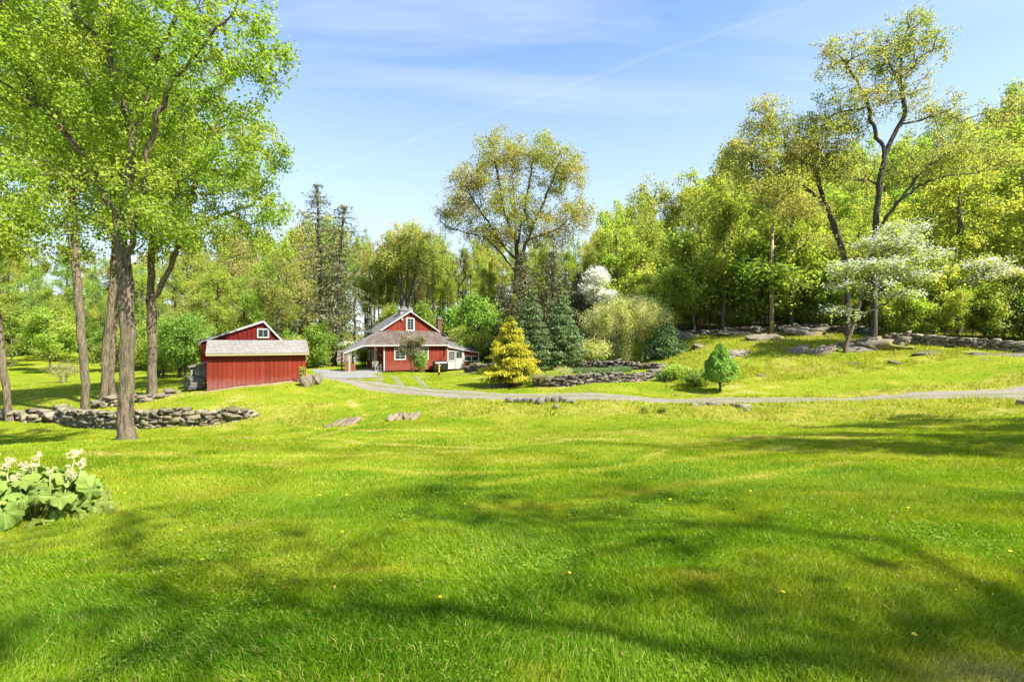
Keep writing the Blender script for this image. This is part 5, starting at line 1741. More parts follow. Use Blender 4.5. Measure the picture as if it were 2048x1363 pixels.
def rock_mesh(name, seed, sx, sy, sz, cuts=8, sub=3, noise=0.12, blocky=0.8):
    rng = rs(seed)
    bm = bmesh.new()
    bmesh.ops.create_icosphere(bm, subdivisions=sub, radius=1)
    v = np.array([w.co[:] for w in bm.verts]); f = np.array([[w.index for w in p.verts] for p in bm.faces])
    bm.free()
    pl = rng.randn(cuts, 3); pl /= np.linalg.norm(pl, axis=1)[:, None]
    pl = np.concatenate([pl, [[0, 0, 1], [0, 0, -1], [1, 0, 0.1], [-1, 0, 0], [0, 1, 0], [0, -1, 0.1]]])
    dd = np.concatenate([0.52 + 0.34 * rng.rand(cuts), blocky * np.array([.75, .75, .9, .9, .9, .9])])
    sc_ = np.ones(len(v))
    for p, d in zip(pl, dd):
        c = v @ p
        sc_ = np.where(c > 1e-3, np.minimum(sc_, d / np.maximum(c, 1e-3)), sc_)
    v = v * sc_[:, None]
    v *= (1 + noise * (vnoise(v[:, 0] * 3 + seed, v[:, 1] * 3 + v[:, 2] * 2.3) - 0.5))[:, None]
    if sub >= 5:                               # ledges: layered, broken faces
        n2 = fbm(v[:, 0] * 2.2 + seed * 3, v[:, 1] * 3.1 + v[:, 2] * 4.0, 4) - 0.5
        v *= (1 + 0.75 * n2)[:, None]
        st = v[:, 2] * 5 + v[:, 0] * 1.2
        v[:, 2] += 0.10 * (np.round(st) - st) / 1.0
        v[:, 0] += 0.05 * np.sin(np.round(st) * 2.1)
    v = v * (sx, sy, sz)
    return np_mesh(name, v, [f], np.full(len(f), rng.rand()))


def rock(label, p, s, seed, mat="stone", rz=0.0, tilt=(0, 0), name="rock", cat="rock", group=None, **kw):
    o = link_mesh(name, rock_mesh(name, seed, *s, **kw), M[mat])
    o.location = tuple(p)
    o.rotation_euler = (tilt[0], tilt[1], rz)
    return tag(o, label, cat, group)


# stones shoring up the drive
r_ = random.Random(9)
for k, (px, py, Y, w, h) in enumerate(((1018, 801, 24.2, .38, .12), (1035, 804, 24.0, .30, .16), (1052, 806, 23.9, .32, .2), (1066, 806, 23.8, .28, .22), (1080, 804, 23.8, .34, .22), (1079, 815, 23.2, .34, .24), (1096, 805, 23.7, .3, .26),
                                       (1110, 806, 23.7, .34, .27), (1110, 801, 24.0, .3, .16), (1122, 804, 23.8, .30, .28), (1135, 806, 23.6, .28, .2), (1145, 809, 23.4, .3, .14), (1112, 826, 22.0, .22, .12))):
    p = at(px, py, Y); p[2] = max(p[2], float(gz(p[0], Y)) + h * 0.25)
    h *= 1.05; w *= 0.86
    p[2] += 0.05
    rock("angular grey rock in the heap below the drive near the middle" if py < 820 else "single grey rock on the bank just below the heap", p, (w, w * .8, h), 200 + k, "stone_dark", r_.uniform(0, 3), (r_.uniform(-.35, .35), r_.uniform(-.5, .5)), sub=2, cuts=7, group="rocks heaped below the drive" if py < 820 else None)
for k, (px, py, Y, w, h) in enumerate(((1388, 812, 23.0, .42, .13), (1403, 811, 23.0, .36, .14), (1418, 811, 23.0, .34, .15), (1433, 813, 22.9, .36, .13), (1454, 810, 22.9, .3, .1), (1469, 813, 22.7, .4, .12))):
    p = at(px, py, Y); p[2] = max(p[2], float(gz(p[0], Y)) + h * 0.3)
    rock("flat dark stone in the short row edging the drive at right", p, (w * .72, w * .6, h), 230 + k, "stone_dark", r_.uniform(-.3, .3), group="flat stones edging the drive")
for px, py, Y, s, lab in ((1489, 822, 22.2, (.45, .35, .14), "broad flat pale stone stepping down the bank right of the row"), (1494, 833, 21.2, (.2, .16, .14), "small pale stone at the foot of the bank"),
                          (1352, 796, 28.0, (.14, .1, .07), "tiny white stone on the grass above the drive"), (2046, 820, 19.5, (.3, .25, .25), "grey boulder at the right edge of the bank"),
                          (405, 876, 17.0, (.25, .15, .08), "flat pale stone on the lawn right of the big maple"), (492, 866, 19.5, (.14, .1, .07), "small pale stone at the lawn edge past the wall"),
                          (655, 846, 22.2, (.28, .2, .12), "rounded pale rock beside the left slab crossing")):
    p = at(px, py, Y); g = float(gz(p[0], Y)); p[2] = g + s[2] * 0.45
    rock(lab, p, s, int(px) + 7, "stone", r_.uniform(0, 3))

# slabs at the ditch crossing
for k in range(5):
    p = on_ground(672 + 9.5 * k, 22.3 - 0.10 * k, 0.12)
    rock("long weathered slab leaning in the left side of the ditch crossing", p, (.13, .50 + .06 * (k % 3), .10), 260 + k, "slabwood", -0.45 + r_.uniform(-.1, .1), (0.42, 0), "stone_slab", "slab", "slabs left of the crossing", blocky=1.0)
for k in range(9):
    p = on_ground(780 + 6.3 * k, 21.4 + r_.uniform(-.15, .15), 0.09)
    rock("short weathered slab in the right side of the ditch crossing", p, (.14, .38 + .05 * (k % 3), .10), 270 + k, "slabwood", r_.uniform(-.7, .7), (0.4, r_.uniform(-.25, .25)), "stone_slab", "slab", "slabs right of the crossing", blocky=1.0)

# cut stump / boulders at the shed end
p = on_ground(612, 30.9, 0.22)
rock("flat topped grey boulder like a stump at the right end of the red shed", p, (.50, .42, .52), 290, "stone", 0.3, blocky=0.8, sub=4, noise=.35, cuts=5)
p = on_ground(632, 31.6, 0.22)
rock("squared grey boulder right beside the flat topped one near the shed", p, (.40, .36, .50), 291, "stone", -0.2, blocky=0.8, sub=4, noise=.35, cuts=5)


# ledges of bare rock on the knoll
def ledge(label, pxY, s, seed, rz, tilt, dz=-0.1, **kw):
    p = on_ground(*pxY, dz - 0.10)
    s = (s[0] * 1.15, s[1] * 1.25, s[2] * 1.6)
    return rock(label, p, s, seed, "ledge", rz, tilt, "rock_ledge", "rock ledge", None, sub=5, cuts=16, noise=0.3, **kw)


ledge("broad pale rock ledge just below the upper wall in front of the pole", (1615, 41.5), (3.0, 1.6, .75), 301, .25, (.28, -.12))
ledge("grey rock ledge along the foot of the upper wall left of the pole", (1480, 45.0), (2.6, .8, .45), 302, .1, (.3, 0))
ledge("grey rock ledge at the left end of the upper wall", (1375, 46.2), (1.5, .7, .5), 303, .1, (.3, .1))
ledge("slanting rock ledge in the grass below the broad pale one", (1478, 36.2), (1.1, .9, .4), 304, .5, (.35, -.2))
ledge("dark sloping rock ledge under the dogwood trunk", (1648, 34.6), (1.7, 1.0, .5), 305, .2, (.35, -.25))
ledge("long weathered rock slope between the dogwood and the low wall", (1745, 34.8), (2.6, 1.5, .85), 306, -.1, (.3, .05))
ledge("upright pale rock beside the left end of the low wall", (1795, 34.0), (.4, .6, .75), 307, .3, (.2, .5), 0.25)
ledge("flat rock showing through the moss under the low wall", (1865, 32.0), (1.5, .6, .22), 308, -.1, (.2, 0))
ledge("pale rock slab in the turf beside the low wall at right", (1990, 30.4), (1.7, .5, .3), 309, -.3, (.25, 0))
ledge("low grey rock shelf in the grass left of the dogwood trunk", (1600, 35.2), (1.3, .7, .35), 312, .3, (.3, -.1))
ledge("mossy rock hump just above the slanting ledge on the knoll", (1525, 39.5), (1.8, .9, .45), 313, .2, (.3, -.1))
ledge("thin rock ribs breaking the turf below the dogwood", (1720, 31.8), (1.2, .4, .22), 314, -.2, (.25, 0))
ledge("second thin rock rib breaking the turf right of the dogwood", (1800, 31.0), (.9, .35, .2), 315, .1, (.25, .1))
ledge("rounded rock half sunk at the back of the knoll by the pale shrub", (1405, 40.5), (1.0, .6, .35), 316, .1, (.25, .1))
ledge("small rock showing in the mossy turf of the knoll", (1985, 29.2), (.6, .35, .14), 310, 0, (.2, 0))
ledge("small grey rock halfway down the knoll above the dwarf conifer", (1530, 31.5), (.55, .35, .22), 311, 0, (.2, 0))


# ------------------------------------------------------------------ buildings
def planks(mb, u0, u1, v, zlo, zhi, w, rng, gap=0.016, t=0.03, normal=-1, jitter=0.004):
    """vertical boards on the plane y=v between u0 and u1; zlo, zhi functions of u"""
    u = u0
    while u < u1 - 1e-4:
        e = min(u + w * (0.9 + 0.2 * rng.random()), u1)
        if u1 - e < w * 0.3: e = u1
        a, b_ = u + gap / 2, e - gap / 2
        f = v + normal * (t + rng.random() * jitter); k = v
        y0, y1 = min(f, k), max(f, k)
        m_ = rng.random()
        mb.hexa([(a, y0, zlo(a)), (b_, y0, zlo(b_)), (b_, y1, zlo(b_)), (a, y1, zlo(a))],
                [(a, y0, zhi(a)), (b_, y0, zhi(b_)), (b_, y1, zhi(b_)), (a, y1, zhi(a))], m_)
        u = e


def window(parent, u0, u1, z0, z1, v, fw=0.09, cols=2, rows=2, normal=-1, name="window", side=None):
    """frame (part) with its pane (sub-part); side: x of a wall that faces -x instead"""
    f = MB(1)

    def bx(m, a, b_, y0, y1, c, d):
        if side is None: m.box(a, b_, min(v + normal * y0, v + normal * y1), max(v + normal * y0, v + normal * y1), c, d, 0.6)
        else: m.box(side - y1, side - y0, a, b_, c, d, 0.6)
    bx(f, u0, u0 + fw, 0.03, 0.075, z0, z1); bx(f, u1 - fw, u1, 0.03, 0.075, z0, z1)
    bx(f, u0 + fw, u1 - fw, 0.03, 0.073, z1 - fw, z1); bx(f, u0 + fw, u1 - fw, 0.03, 0.09, z0, z0 + fw)
    mt = 0.028
    for c in range(1, cols):
        x = u0 + fw + (u1 - u0 - 2 * fw) * c / cols
        bx(f, x - mt / 2, x + mt / 2, 0.045, 0.066, z0 + fw, z1 - fw)
    for r in range(1, rows):
        z = z0 + fw + (z1 - z0 - 2 * fw) * r / rows
        bx(f, u0 + fw, u1 - fw, 0.045, 0.064 if rows > 2 and r != rows // 2 else 0.069, z - mt / 2, z + mt / 2)
    fo = f.build(name, M["white"], parent)
    p = MB(2); bx(p, u0 + fw, u1 - fw, 0.032, 0.05, z0 + fw, z1 - fw)
    p.build("pane", M["glass"], fo)
    return fo


def build_shed():
    x0, y0, x1, y1 = -18.3, 30.0, -13.43, 32.6
    yaw = math.atan2(y1 - y0, x1 - x0); L = math.hypot(x1 - x0, y1 - y0)
    ez, rz_ = 0.98, 1.60                     # eave and ridge heights (world)
    zb = -1.9
    root = empty("garden_shed", (x0, y0, zb), yaw, "long low red board shed with a pale grey roof in front of the barn", "shed")
    rng = random.Random(3)
    H = ez - zb; HR = rz_ - zb
    D = 2.5

    def low(u):
        wx, wy = x0 + u * math.cos(yaw), y0 + u * math.sin(yaw)
        return float(gz(wx, wy)) - zb + 0.02 + 0.05 * math.sin(u * 2.3) * math.cos(u * 5.1)
    m = MB(4)
    planks(m, 0.0, 0.3, -0.0, low, lambda u: H - .02, 0.3, rng, t=0.045)
    planks(m, 0.3, L, 0, low, lambda u: H - .02, 0.26, rng)
    m.build("wall", M["red_shed"], root)
    k = MB(5)
    k.hexa([(0.02, 0.004, 0.0), (L - .02, 0.004, 0.0), (L - .02, D, 0.0), (0.02, D, 0.0)], [(0.02, .004, H - .05), (L - .02, .004, H - .05), (L - .02, D, H - .05), (0.02, D, H - .05)])
    for x in (0.02, L - .06):
        k.poly([(x, .01, H - .05), (x, D, H - .05), (x, D / 2, HR - .12)]); k.poly([(x + .04, D, H - .05), (x + .04, .01, H - .05), (x + .04, D / 2, HR - .12)])
    k.build("end_wall", M["red_shed"], root)
    r = MB(6)
    o = 0.34
    sl = (HR - H) / (D / 2)
    r.slab([(-.06, -o, H - sl * o + .06), (L + .16, -o, H - sl * o + .06), (L + .16, D / 2, HR + .06), (-.06, D / 2, HR + .06)], 0.05)
    r.slab([(-.06, D / 2, HR + .058), (L + .16, D / 2, HR + .058), (L + .16, D + o, H - sl * o + .06), (-.06, D + o, H - sl * o + .06)], 0.05)
    r.build("roof", M["roof_shed"], root)
    f = MB(7)
    ze = H - sl * o
    f.box(-.05, L + .15, -o - .005, -o + .03, ze - .11, ze + .005)
    f.build("fascia", M["khaki"], root)
    # soffit, coloured darker than the boards to keep the eave dark underneath
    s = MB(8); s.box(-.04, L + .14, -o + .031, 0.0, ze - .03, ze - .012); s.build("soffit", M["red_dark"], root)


build_shed()


def build_barn():
    x0, y0 = -22.4, 36.0
    yaw = R(28)
    zb = -1.8
    root = empty("red_barn", (x0, y0, zb), yaw, "taller dark red barn with a lopsided gable behind the shed", "barn")
    ua, za, zl, ur, zr = 4.04, 3.1 - zb, 1.6 - zb, 6.0, 0.87 - zb
    D = 5.0

    def top(u):
        return zl + (za - zl) * u / ua if u <= ua else za + (zr - za) * (u - ua) / (ur - ua)
    rng = random.Random(8)
    m = MB(9)
    m.poly([(0, 0, 0), (ur, 0, 0), (ur, 0, zr), (ua, 0, za), (0, 0, zl)], 0.5)
    m.poly([(ur, D, 0), (0, D, 0), (0, D, zl), (ua, D, za), (ur, D, zr)], 0.5)
    m.poly([(0, D, 0), (0, 0, 0), (0, 0, zl), (0, D, zl)], 0.5); m.poly([(ur, 0, 0), (ur, D, 0), (ur, D, zr), (ur, 0, zr)], 0.5)
    # board and batten front
    u = 0.0
    while u < ur - .05:
        e = min(u + 0.30, ur)
        q = rng.random()
        m.hexa([(u + .004, -.028, .0), (e - .004, -.028, 0), (e - .004, -.002, 0), (u + .004, -.002, 0)], [(u + .004, -.028, top(u + .004) - .02), (e - .004, -.028, top(e - .004) - .02), (e - .004, -.002, top(e - .004) - .02), (u + .004, -.002, top(u + .004) - .02)], q)
        a, b_ = e - .035, e + .035
        if b_ < ur: m.hexa([(a, -.075, 0), (b_, -.075, 0), (b_, -.029, 0), (a, -.029, 0)], [(a, -.075, top(a) - .03), (b_, -.075, top(b_) - .03), (b_, -.029, top(b_) - .03), (a, -.029, top(a) - .03)], q * .5)
        u = e
    m.build("wall", M["red_barn"], root)
    r = MB(10)
    o = .16
    r.slab([(-.22, -o, top(0) - .08 + .06), (ua, -o, za + .06), (ua, D + o, za + .06), (-.22, D + o, top(0) - .02)], 0.06)
    s = (zr - za) / (ur - ua)
    r.slab([(ua, -o, za + .058), (ur + .2, -o, zr + s * .2 + .058), (ur + .2, D + o, zr + s * .2 + .058), (ua, D + o, za + .058)], 0.06)
    r.build("roof", M["roof_slate"], root)
    t = MB(11)
    t.bar((-.22, -o - .03, top(0) - .08 - .05), (ua, -o - .03, za - .03), .05, .13)
    t.bar((ua, -o - .03, za - .03), (ur + .2, -o - .03, zr + s * .2 - .03), .05, .12)
    t.build("rake_trim", M["trimgrey"], root)
    # window under the peak
    ww0, ww1 = 3.60, 4.42
    window(root, ww0, ww1, 1.82 - zb, 2.54 - zb, -.05, 0.09, 2, 1)


build_barn()


def build_lumber():
    # weathered lean-to frame at the left end of the shed with boards stacked under it
    g0 = on_ground(383, 31.4); g1 = on_ground(410, 30.9)
    root = empty("lean_to", tuple(g0), 0.6, "grey weathered lean-to of posts and boards at the left end of the shed", "lean-to")
    m = MB(12)
    m.bar((0, 0, -.2), (0, 0, 1.35), .10, .10); m.bar((.75, .05, -.2), (.75, .05, 1.6), .1, .1); m.bar((0, 1.0, -.2), (0, 1.0, 1.4), .1, .1)
    m.build("post", M["greywood"], root)
    r = MB(13); r.slab([(-.15, -.2, 1.40), (1.0, -.2, 1.72), (1.0, 1.3, 1.72), (-.15, 1.3, 1.40)], .05); r.build("roof", M["greywood"], root)
    b_ = MB(14)
    for k in range(4): b_.box(.07 + .16 * k, .21 + .16 * k, .02, .05, .72, 1.36 + .045 * k)
    b_.build("board_panel", M["greywood"], root)
    rr = random.Random(4)
    for k in range(9):
        p = on_ground(391 + rr.uniform(-2, 2), 31.1)
        o = MB(20 + k)
        w = 0.75 + rr.uniform(-.08, .08)
        o.box(-w / 2, w / 2, -.5, .5, 0, .065 + rr.uniform(-.01, .02))
        ob = o.build("board", M["darkboards"])
        ob.location = (p[0] + .12 + rr.uniform(-.05, .05), p[1] - .15, p[2] + .12 + .085 * k)
        ob.rotation_euler = (0, rr.uniform(-.03, .03), .6 + rr.uniform(-.06, .06))
        tag(ob, ("lowest", "second lowest", "third lowest", "fourth lowest", "middle", "fourth highest", "third highest", "second highest", "topmost")[k] + " dark grey board in the pile stacked beside the shed", "board", "boards stacked beside the shed")
    for k, px in enumerate((369, 376)):
        p = on_ground(px, 31.8)
        o = MB(40 + k); o.bar((0, 0, -.2), (0.02 * k, 0, .62 + .1 * k), .12, .06); o.bar((0, 0, .62 + .1 * k), (0, 0, .66 + .1 * k), .08, .04)
        ob = o.build("fence_post", M["greywood"]); ob.location = tuple(p)
        tag(ob, "short pale post left of the lean-to, " + ("outermost" if k == 0 else "nearest the lean-to"), "post")


build_lumber()


def build_house():
    x0, y0, zb = -13.06, 51.0, -1.48
    yaw = R(30)
    root = empty("red_house", (x0, y0, zb), yaw, "red board cottage with a steep grey roof, brown front roof and porch", "house")
    rng = random.Random(12)
    W = 6.96
    EZ = 1.14 - zb; GZ = 2.72 - zb; AZ = 4.84 - zb
    ur, gl, gr = 3.25, 0.0, 6.5
    sl = (AZ - GZ) / (ur - gl)
    m = MB(50)
    planks(m, 0, W, 0, lambda u: 0.06, lambda u: EZ - .02, 0.2, rng)
    m.box(0.0, W, 0.004, 1.6, 0, EZ - .06, .4)
    m.box(0.0, W, 1.61, 6.8, 0, GZ - .22, .4)
    m.build("wall", M["red"], root)

    def gtop(u):
        return AZ - sl * abs(u - ur) - .03
    g = MB(51)
    planks(g, gl + .02, gr - .02, 1.6, lambda u: GZ - .25, gtop, 0.2, rng)
    for v, fl in ((1.605, 1), (6.8, -1)):
        g.poly([(gl, v, 2.3), (gr, v, 2.3), (gr, v, GZ - .03), (ur, v, AZ - .06), (gl, v, GZ - .03)][::fl], .4)
    g.build("gable_wall", M["red"], root)
    r = MB(52)
    t = .08
    r.slab([(ur, 1.35, AZ), (ur, 7.0, AZ), (gl - .3, 7.0, GZ - .195), (gl - .3, 2.3, GZ - .195), (gl, 2.3, GZ), (gl, 1.35, GZ)], t)
    r.slab([(gl, 1.6, GZ), (gl, 2.3, GZ), (-2.2, 2.3, 1.50 - zb), (-2.2, -.4, 1.18 - zb)], t)
    r.slab([(-2.2, -.4, 1.18 - zb), (-2.2, 2.3, 1.50 - zb), (-4.02, 1.7, .48 - zb), (-4.02, -.4, .48 - zb)], t)
    r.slab([(ur, 7.0, AZ - .002), (ur, 1.35, AZ - .002), (gr + .12, 1.35, GZ - .08), (gr + .12, 7.0, GZ - .08)], t)
    r.slab([(gr + .12, 7.0, GZ - .082), (gr + .12, 1.6, GZ - .082), (W + .35, 1.0, 2.2 - zb), (W + .35, 7.0, 2.2 - zb)], t)
    r.build("roof", M["roof_grey"], root)
    pr = MB(53)
    pr.slab([(-2.19, -.4, EZ + .03), (W + .05, -.4, EZ + .03), (gr + .05, 1.57, GZ), (gl - .02, 1.57, GZ)], .06)
    pr.build("front_roof", M["roof_brown"], root)
    tr = MB(54)
    tr.bar((ur, 1.31, AZ - .05), (gl, 1.31, GZ - .05), .04, .12); tr.bar((ur, 1.312, AZ - .052), (gr + .12, 1.312, GZ - .13), .04, .12)
    tr.box(-2.19, W + .05, -.44, -.402, EZ - .07, EZ + .045)
    tr.bar((-2.2, -.43, 1.18 - zb - .06), (-4.04, -.43, .48 - zb - .06), .05, .12)
    tr.box(-.05, .06, -.075, -.036, 0, EZ - .1); tr.box(W - .06, W + .03, -.075, -.036, 0, EZ - .1)
    tr.build("trim", M["white"], root)
    gt = MB(55); gt.box(-4.11, -4.025, -.4, 1.7, .48 - zb - .1, .48 - zb + .02); gt.build("gutter", M["khaki"], root)
    window(root, 1.04, 2.30, -.36 - zb, .95 - zb, 0, .12, 2, 4)
    window(root, 3.60, 4.78, -.40 - zb, .94 - zb, 0, .12, 2, 4)
    window(root, 2.83, 3.78, 2.70 - zb, 4.12 - zb, 1.6, .14, 2, 4)
    window(root, 4.05, 4.5, .95, 2.05, 0, .10, 1, 2, side=0)
    window(root, 5.4, 6.3, .95, 2.05, 0, .12, 1, 2, side=0)
    dr = MB(75); dr.box(-.05, -.004, 3.35, 3.9, .08, 2.1); dro = dr.build("door", M["white"], root)
    dp = MB(76); dp.box(-.064, -.051, 3.45, 3.8, 1.15, 1.95); dp.build("door_pane", M["glass"], dro)
    # cupola on the ridge
    cz = AZ - .30; cv = 3.75
    c = MB(56)
    c.box(ur - .48, ur + .48, cv - .48, cv + .48, cz - .2, cz + .40)
    for k in range(6): c.box(ur - .46 + .17 * k, ur - .37 + .17 * k, cv - .53, cv - .482, cz + .24, cz + .39)
    cu = c.build("cupola", M["white"], root)
    cr = MB(57)
    A = [(ur - .62, cv - .62, cz + .42), (ur + .62, cv - .62, cz + .42), (ur + .62, cv + .62, cz + .42), (ur - .62, cv + .62, cz + .42)]
    ap = (ur, cv, cz + 1.0)
    for i in range(4): cr.poly([A[i], A[(i + 1) % 4], ap])
    cr.poly(A[::-1])
    cr.build("cupola_roof", M["roof_slate"], cu)
    f = MB(58); f.tube((.07, 5.0, 2.5 - zb), (.07, 5.0, 5.35 - zb), .13, n=12); f.tube((.07, 5.0, 5.35 - zb), (.07, 5.0, 5.47 - zb), .16, n=12)
    f.tube((.07, 5.0, 2.6 - zb), (.07, 5.0, 2.9 - zb), .2, n=12)
    f.build("flue_pipe", M["pipe"], root, True)
    ch = MB(59); ch.box(7.02, 7.55, 3.0, 3.5, 0.0, 4.02 - zb); ch.box(6.97, 7.60, 2.95, 3.55, 4.02 - zb, 4.14 - zb)
    cho = ch.build("chimney", M["brick"], root)
    cp = MB(60); cp.box(7.06, 7.51, 3.04, 3.46, 4.145 - zb, 4.17 - zb); cp.box(7.1, 7.47, 3.08, 3.42, 4.17 - zb, 4.37 - zb); cp.box(7.02, 7.55, 3.0, 3.5, 4.37 - zb, 4.41 - zb); cp.build("chimney_cap", M["metal"], cho)
    fl = MB(61); fl.tube((2.37, 1.56, 3.93 - zb), (2.37, 1.38, 3.90 - zb), .08, .12, 10); fl.build("floodlight", M["white"], root)
    # annex
    a = MB(62)
    AL, AR = 6.96, 10.75

    def atop(u): return (1.02 + (.28 - 1.02) * (u - AL) / (AR - AL)) - zb - .08
    a.hexa([(AL + .004, .02, 0), (AR, .02, 0), (AR, 4, 0), (AL + .004, 4, 0)], [(AL + .004, .02, atop(AL)), (AR, .02, atop(AR)), (AR, 4, atop(AR)), (AL + .004, 4, atop(AL))], .5)
    planks(a, 8.88, AR - .05, .016, lambda u: .04, lambda u: .80, .2, rng, t=.02)
    planks(a, AL + .05, AR - .05, .016, lambda u: atop(u) - .26 if u > 8.85 else 2.06, lambda u: atop(u), .2, rng, t=.018)
    a.build("annex_wall", M["red"], root)
    ar = MB(63)
    ar.slab([(AL - .02, -.18, 1.03 - zb), (AR + .14, -.18, .27 - zb), (10.5, 4.1, 2.1 - zb), (8.0, 4.1, 2.1 - zb)], .06)
    ar.slab([(AL - .02, -.18, 1.028 - zb), (8.0, 4.1, 2.098 - zb), (AL + .1, 4.1, 2.098 - zb)], .06)
    ar.build("annex_roof", M["roof_slate"], root)
    at_ = MB(64)
    at_.bar((AL - .02, -.21, .97 - zb), (AR + .14, -.21, .22 - zb), .04, .11)
    at_.box(AR - .05, AR + .04, -.06, .018, 0, .22 - zb); at_.box(8.80, 8.92, -.06, -.0, 0, .56 - zb)
    at_.build("annex_trim", M["white"], root)
    gw = MB(65); gw.box(AL + .06, 7.86, -.03, .018, 0.02, 2.04); gw.build("white_panel", M["white"], root)
    window(root, AL + .08, 7.84, .95, 2.0, .0, .07, 3, 4)
    d = MB(66); d.box(7.9, 8.76, -.05, .018, .02, 2.04); dd = d.build("door", M["white"], root)
    for q in (0, 1):
        p = MB(67); p.box(8.0 + .34 * q, 8.3 + .34 * q, -.062, -.051, 1.2, 1.88); p.build("door_pane", M["glass"], dd)
    hn = MB(68); hn.tube((7.98, -.12, 1.0), (7.98, -.05, 1.0), .03, n=8); hn.build("handle", M["metal"], dd)
    window(root, 8.94, 9.82, .82, 1.44, .0, .07, 1, 1)
    window(root, 9.82, 10.70, .82, 1.44, .0, .07, 1, 1)
    # porch
    fl = MB(69); fl.box(-4.1, -.01, -.5, 6.5, -.35, .07); fl.build("porch_floor", M["concrete"], root)
    for (u, v, mt, w) in ((-3.85, 1.5, "brownwood", .13), (-3.85, -.25, "brownwood", .14), (-3.5, -.32, "creamwood", .09)):
        top = (.48 - zb - .06) if u < -3.6 else 1.5
        p = MB(70); p.box(u - w / 2, u + w / 2, v - w / 2, v + w / 2, .07, top); p.build("porch_post", M[mt], root)
    p = MB(71); p.box(-.16, -.004, 2.55, 3.2, .07, EZ - .05); p.build("porch_column", M["creamwood"], root)
    p = MB(72)
    for k in range(5): p.box(-3.75 + .2 * k, -3.57 + .2 * k, .30, .34, .07, 1.15 - .1 * k)
    p.build("porch_railing", M["brownwood"], root)
    br = MB(73); br.bar((-1.6, .3, EZ - .1), (-.15, .3, 1.55), .07, .07); br.build("brace", M["brownwood"], root)
    v = MB(74); v.tube((6.55, -.1, 1.5), (6.55, -.1, EZ - .25), .03, n=6); v.tube((6.55, -.1, 1.55), (6.2, -.35, 1.3), .03, n=6); v.build("vent_pipe", M["black"], root)
    return root, x0, y0, zb, yaw


HOUSE = build_house()


def hw(u, v, z=0.0):
    _, x0, y0, zb, yaw = HOUSE
    return (x0 + u * math.cos(yaw) - v * math.sin(yaw), y0 + u * math.sin(yaw) + v * math.cos(yaw), zb + z)


def build_tank():
    p = hw(5.88, -.62); g = float(gz(p[0], p[1]))
    root = empty("oil_tank", (p[0], p[1], g), HOUSE[4], "black rounded heating oil tank on legs against the house wall", "tank")
    m = MB(80)
    n = 24
    prof = []
    for i in range(n):
        a = 2 * math.pi * i / n
        prof.append((.33 * math.cos(a), .72 + (.20 if math.sin(a) > 0 else -.20) + .33 * math.sin(a)))
    xs = [(-.80, .0), (-.80, .8), (-.74, .97), (-.66, 1.0), (.66, 1.0), (.74, .97), (.80, .8), (.80, 0)]
    for x, s in xs:
        m.v += [(x, y * s, .72 + (z - .72) * s) for y, z in prof]
    for k in range(len(xs) - 1):
        for i in range(n):
            j = (i + 1) % n
            m.f.append((k * n + i, k * n + j, (k + 1) * n + j, (k + 1) * n + i)); m.r.append(.5)
    m.build("tank_body", M["black"], root, False)
    for x in (-.6, .6):
        for y in (-.2, .2):
            l = MB(81); l.tube((x, y, -.1), (x, y, .3), .03, n=6); l.build("leg", M["black"], root)
    for x in (-.35, -.1):
        c = MB(82); c.tube((x, 0, 1.2), (x, 0, 1.38), .035, n=8); c.build("filler_pipe", M["black"], root)


build_tank()


def build_chair():
    p = hw(-.76, -.05, .07)
    root = empty("porch_chair", p, HOUSE[4] + 0.25, "pale wooden armchair on the porch beside the corner board", "chair")
    s = MB(90); 
    for k in range(4): s.box(-.3, .3, -.3 + .15 * k, -.17 + .15 * k, .40, .44)
    s.build("seat", M["greywood"], root)
    b_ = MB(91); b_.box(-.3, .3, .29, .33, .86, .96)
    for k in range(5): b_.box(-.27 + .115 * k, -.2 + .115 * k, .295, .325, .44, .86)
    b_.build("backrest", M["greywood"], root)
    for x in (-.31, .31):
        a = MB(92); a.box(x - .04, x + .04, -.33, .30, .62, .66); a.build("armrest", M["greywood"], root)
        for y, h in ((-.28, .62), (.31, .95)):
            l = MB(93); l.box(x - .03, x + .03, y - .03, y + .03, 0, h); l.build("leg", M["greywood"], root)
    st = MB(94); st.box(-.3, .3, -.31, -.27, .10, .15); st.build("stretcher", M["greywood"], root)


build_chair()


def build_marker():
    p = on_ground(878, 45.5)
    root = empty("yard_hydrant", tuple(p), 0.2, "small yellow standpipe on a dark base in the lawn before the house", "standpipe")
    m = MB(95); m.tube((0, 0, -.1), (0, 0, .22), .13, .09, 10); m.build("base", M["black"], root)
    m = MB(96); m.tube((0, 0, .22), (.02, 0, .95), .06, .045, 8); m.tube((.02, 0, .88), (.16, 0, .84), .035, .03, 6); m.build("pipe", M["yellow"], root)
    m = MB(97); m.bar((.02, 0, .97), (-.2, 0, 1.04), .04, .03); m.build("handle", M["yellow"], root)


build_marker()


def build_fence():
    a = on_ground(670, 63.5); b_ = on_ground(735, 63.5)
    root = empty("board_fence", tuple(a), 0, "pale weathered board fence beyond the porch", "fence")
    L = b_[0] - a[0]
    m = MB(98); x = 0
    while x < L:
        m.box(x + .004, x + .196, 0, .025, 0.02, 1.55); x += .2
    m.build("board_panel", M["white"], root)
    r = MB(99); r.box(0, L, .026, .07, .35, .45); r.box(0, L, .026, .07, 1.2, 1.3); r.build("rail", M["greywood"], root)
    for k in range(3):
        p = MB(100); p.box(k * L / 2 - .05, k * L / 2 + .05, .071, .17, -.3, 1.6); p.build("post", M["greywood"], root)


build_fence()


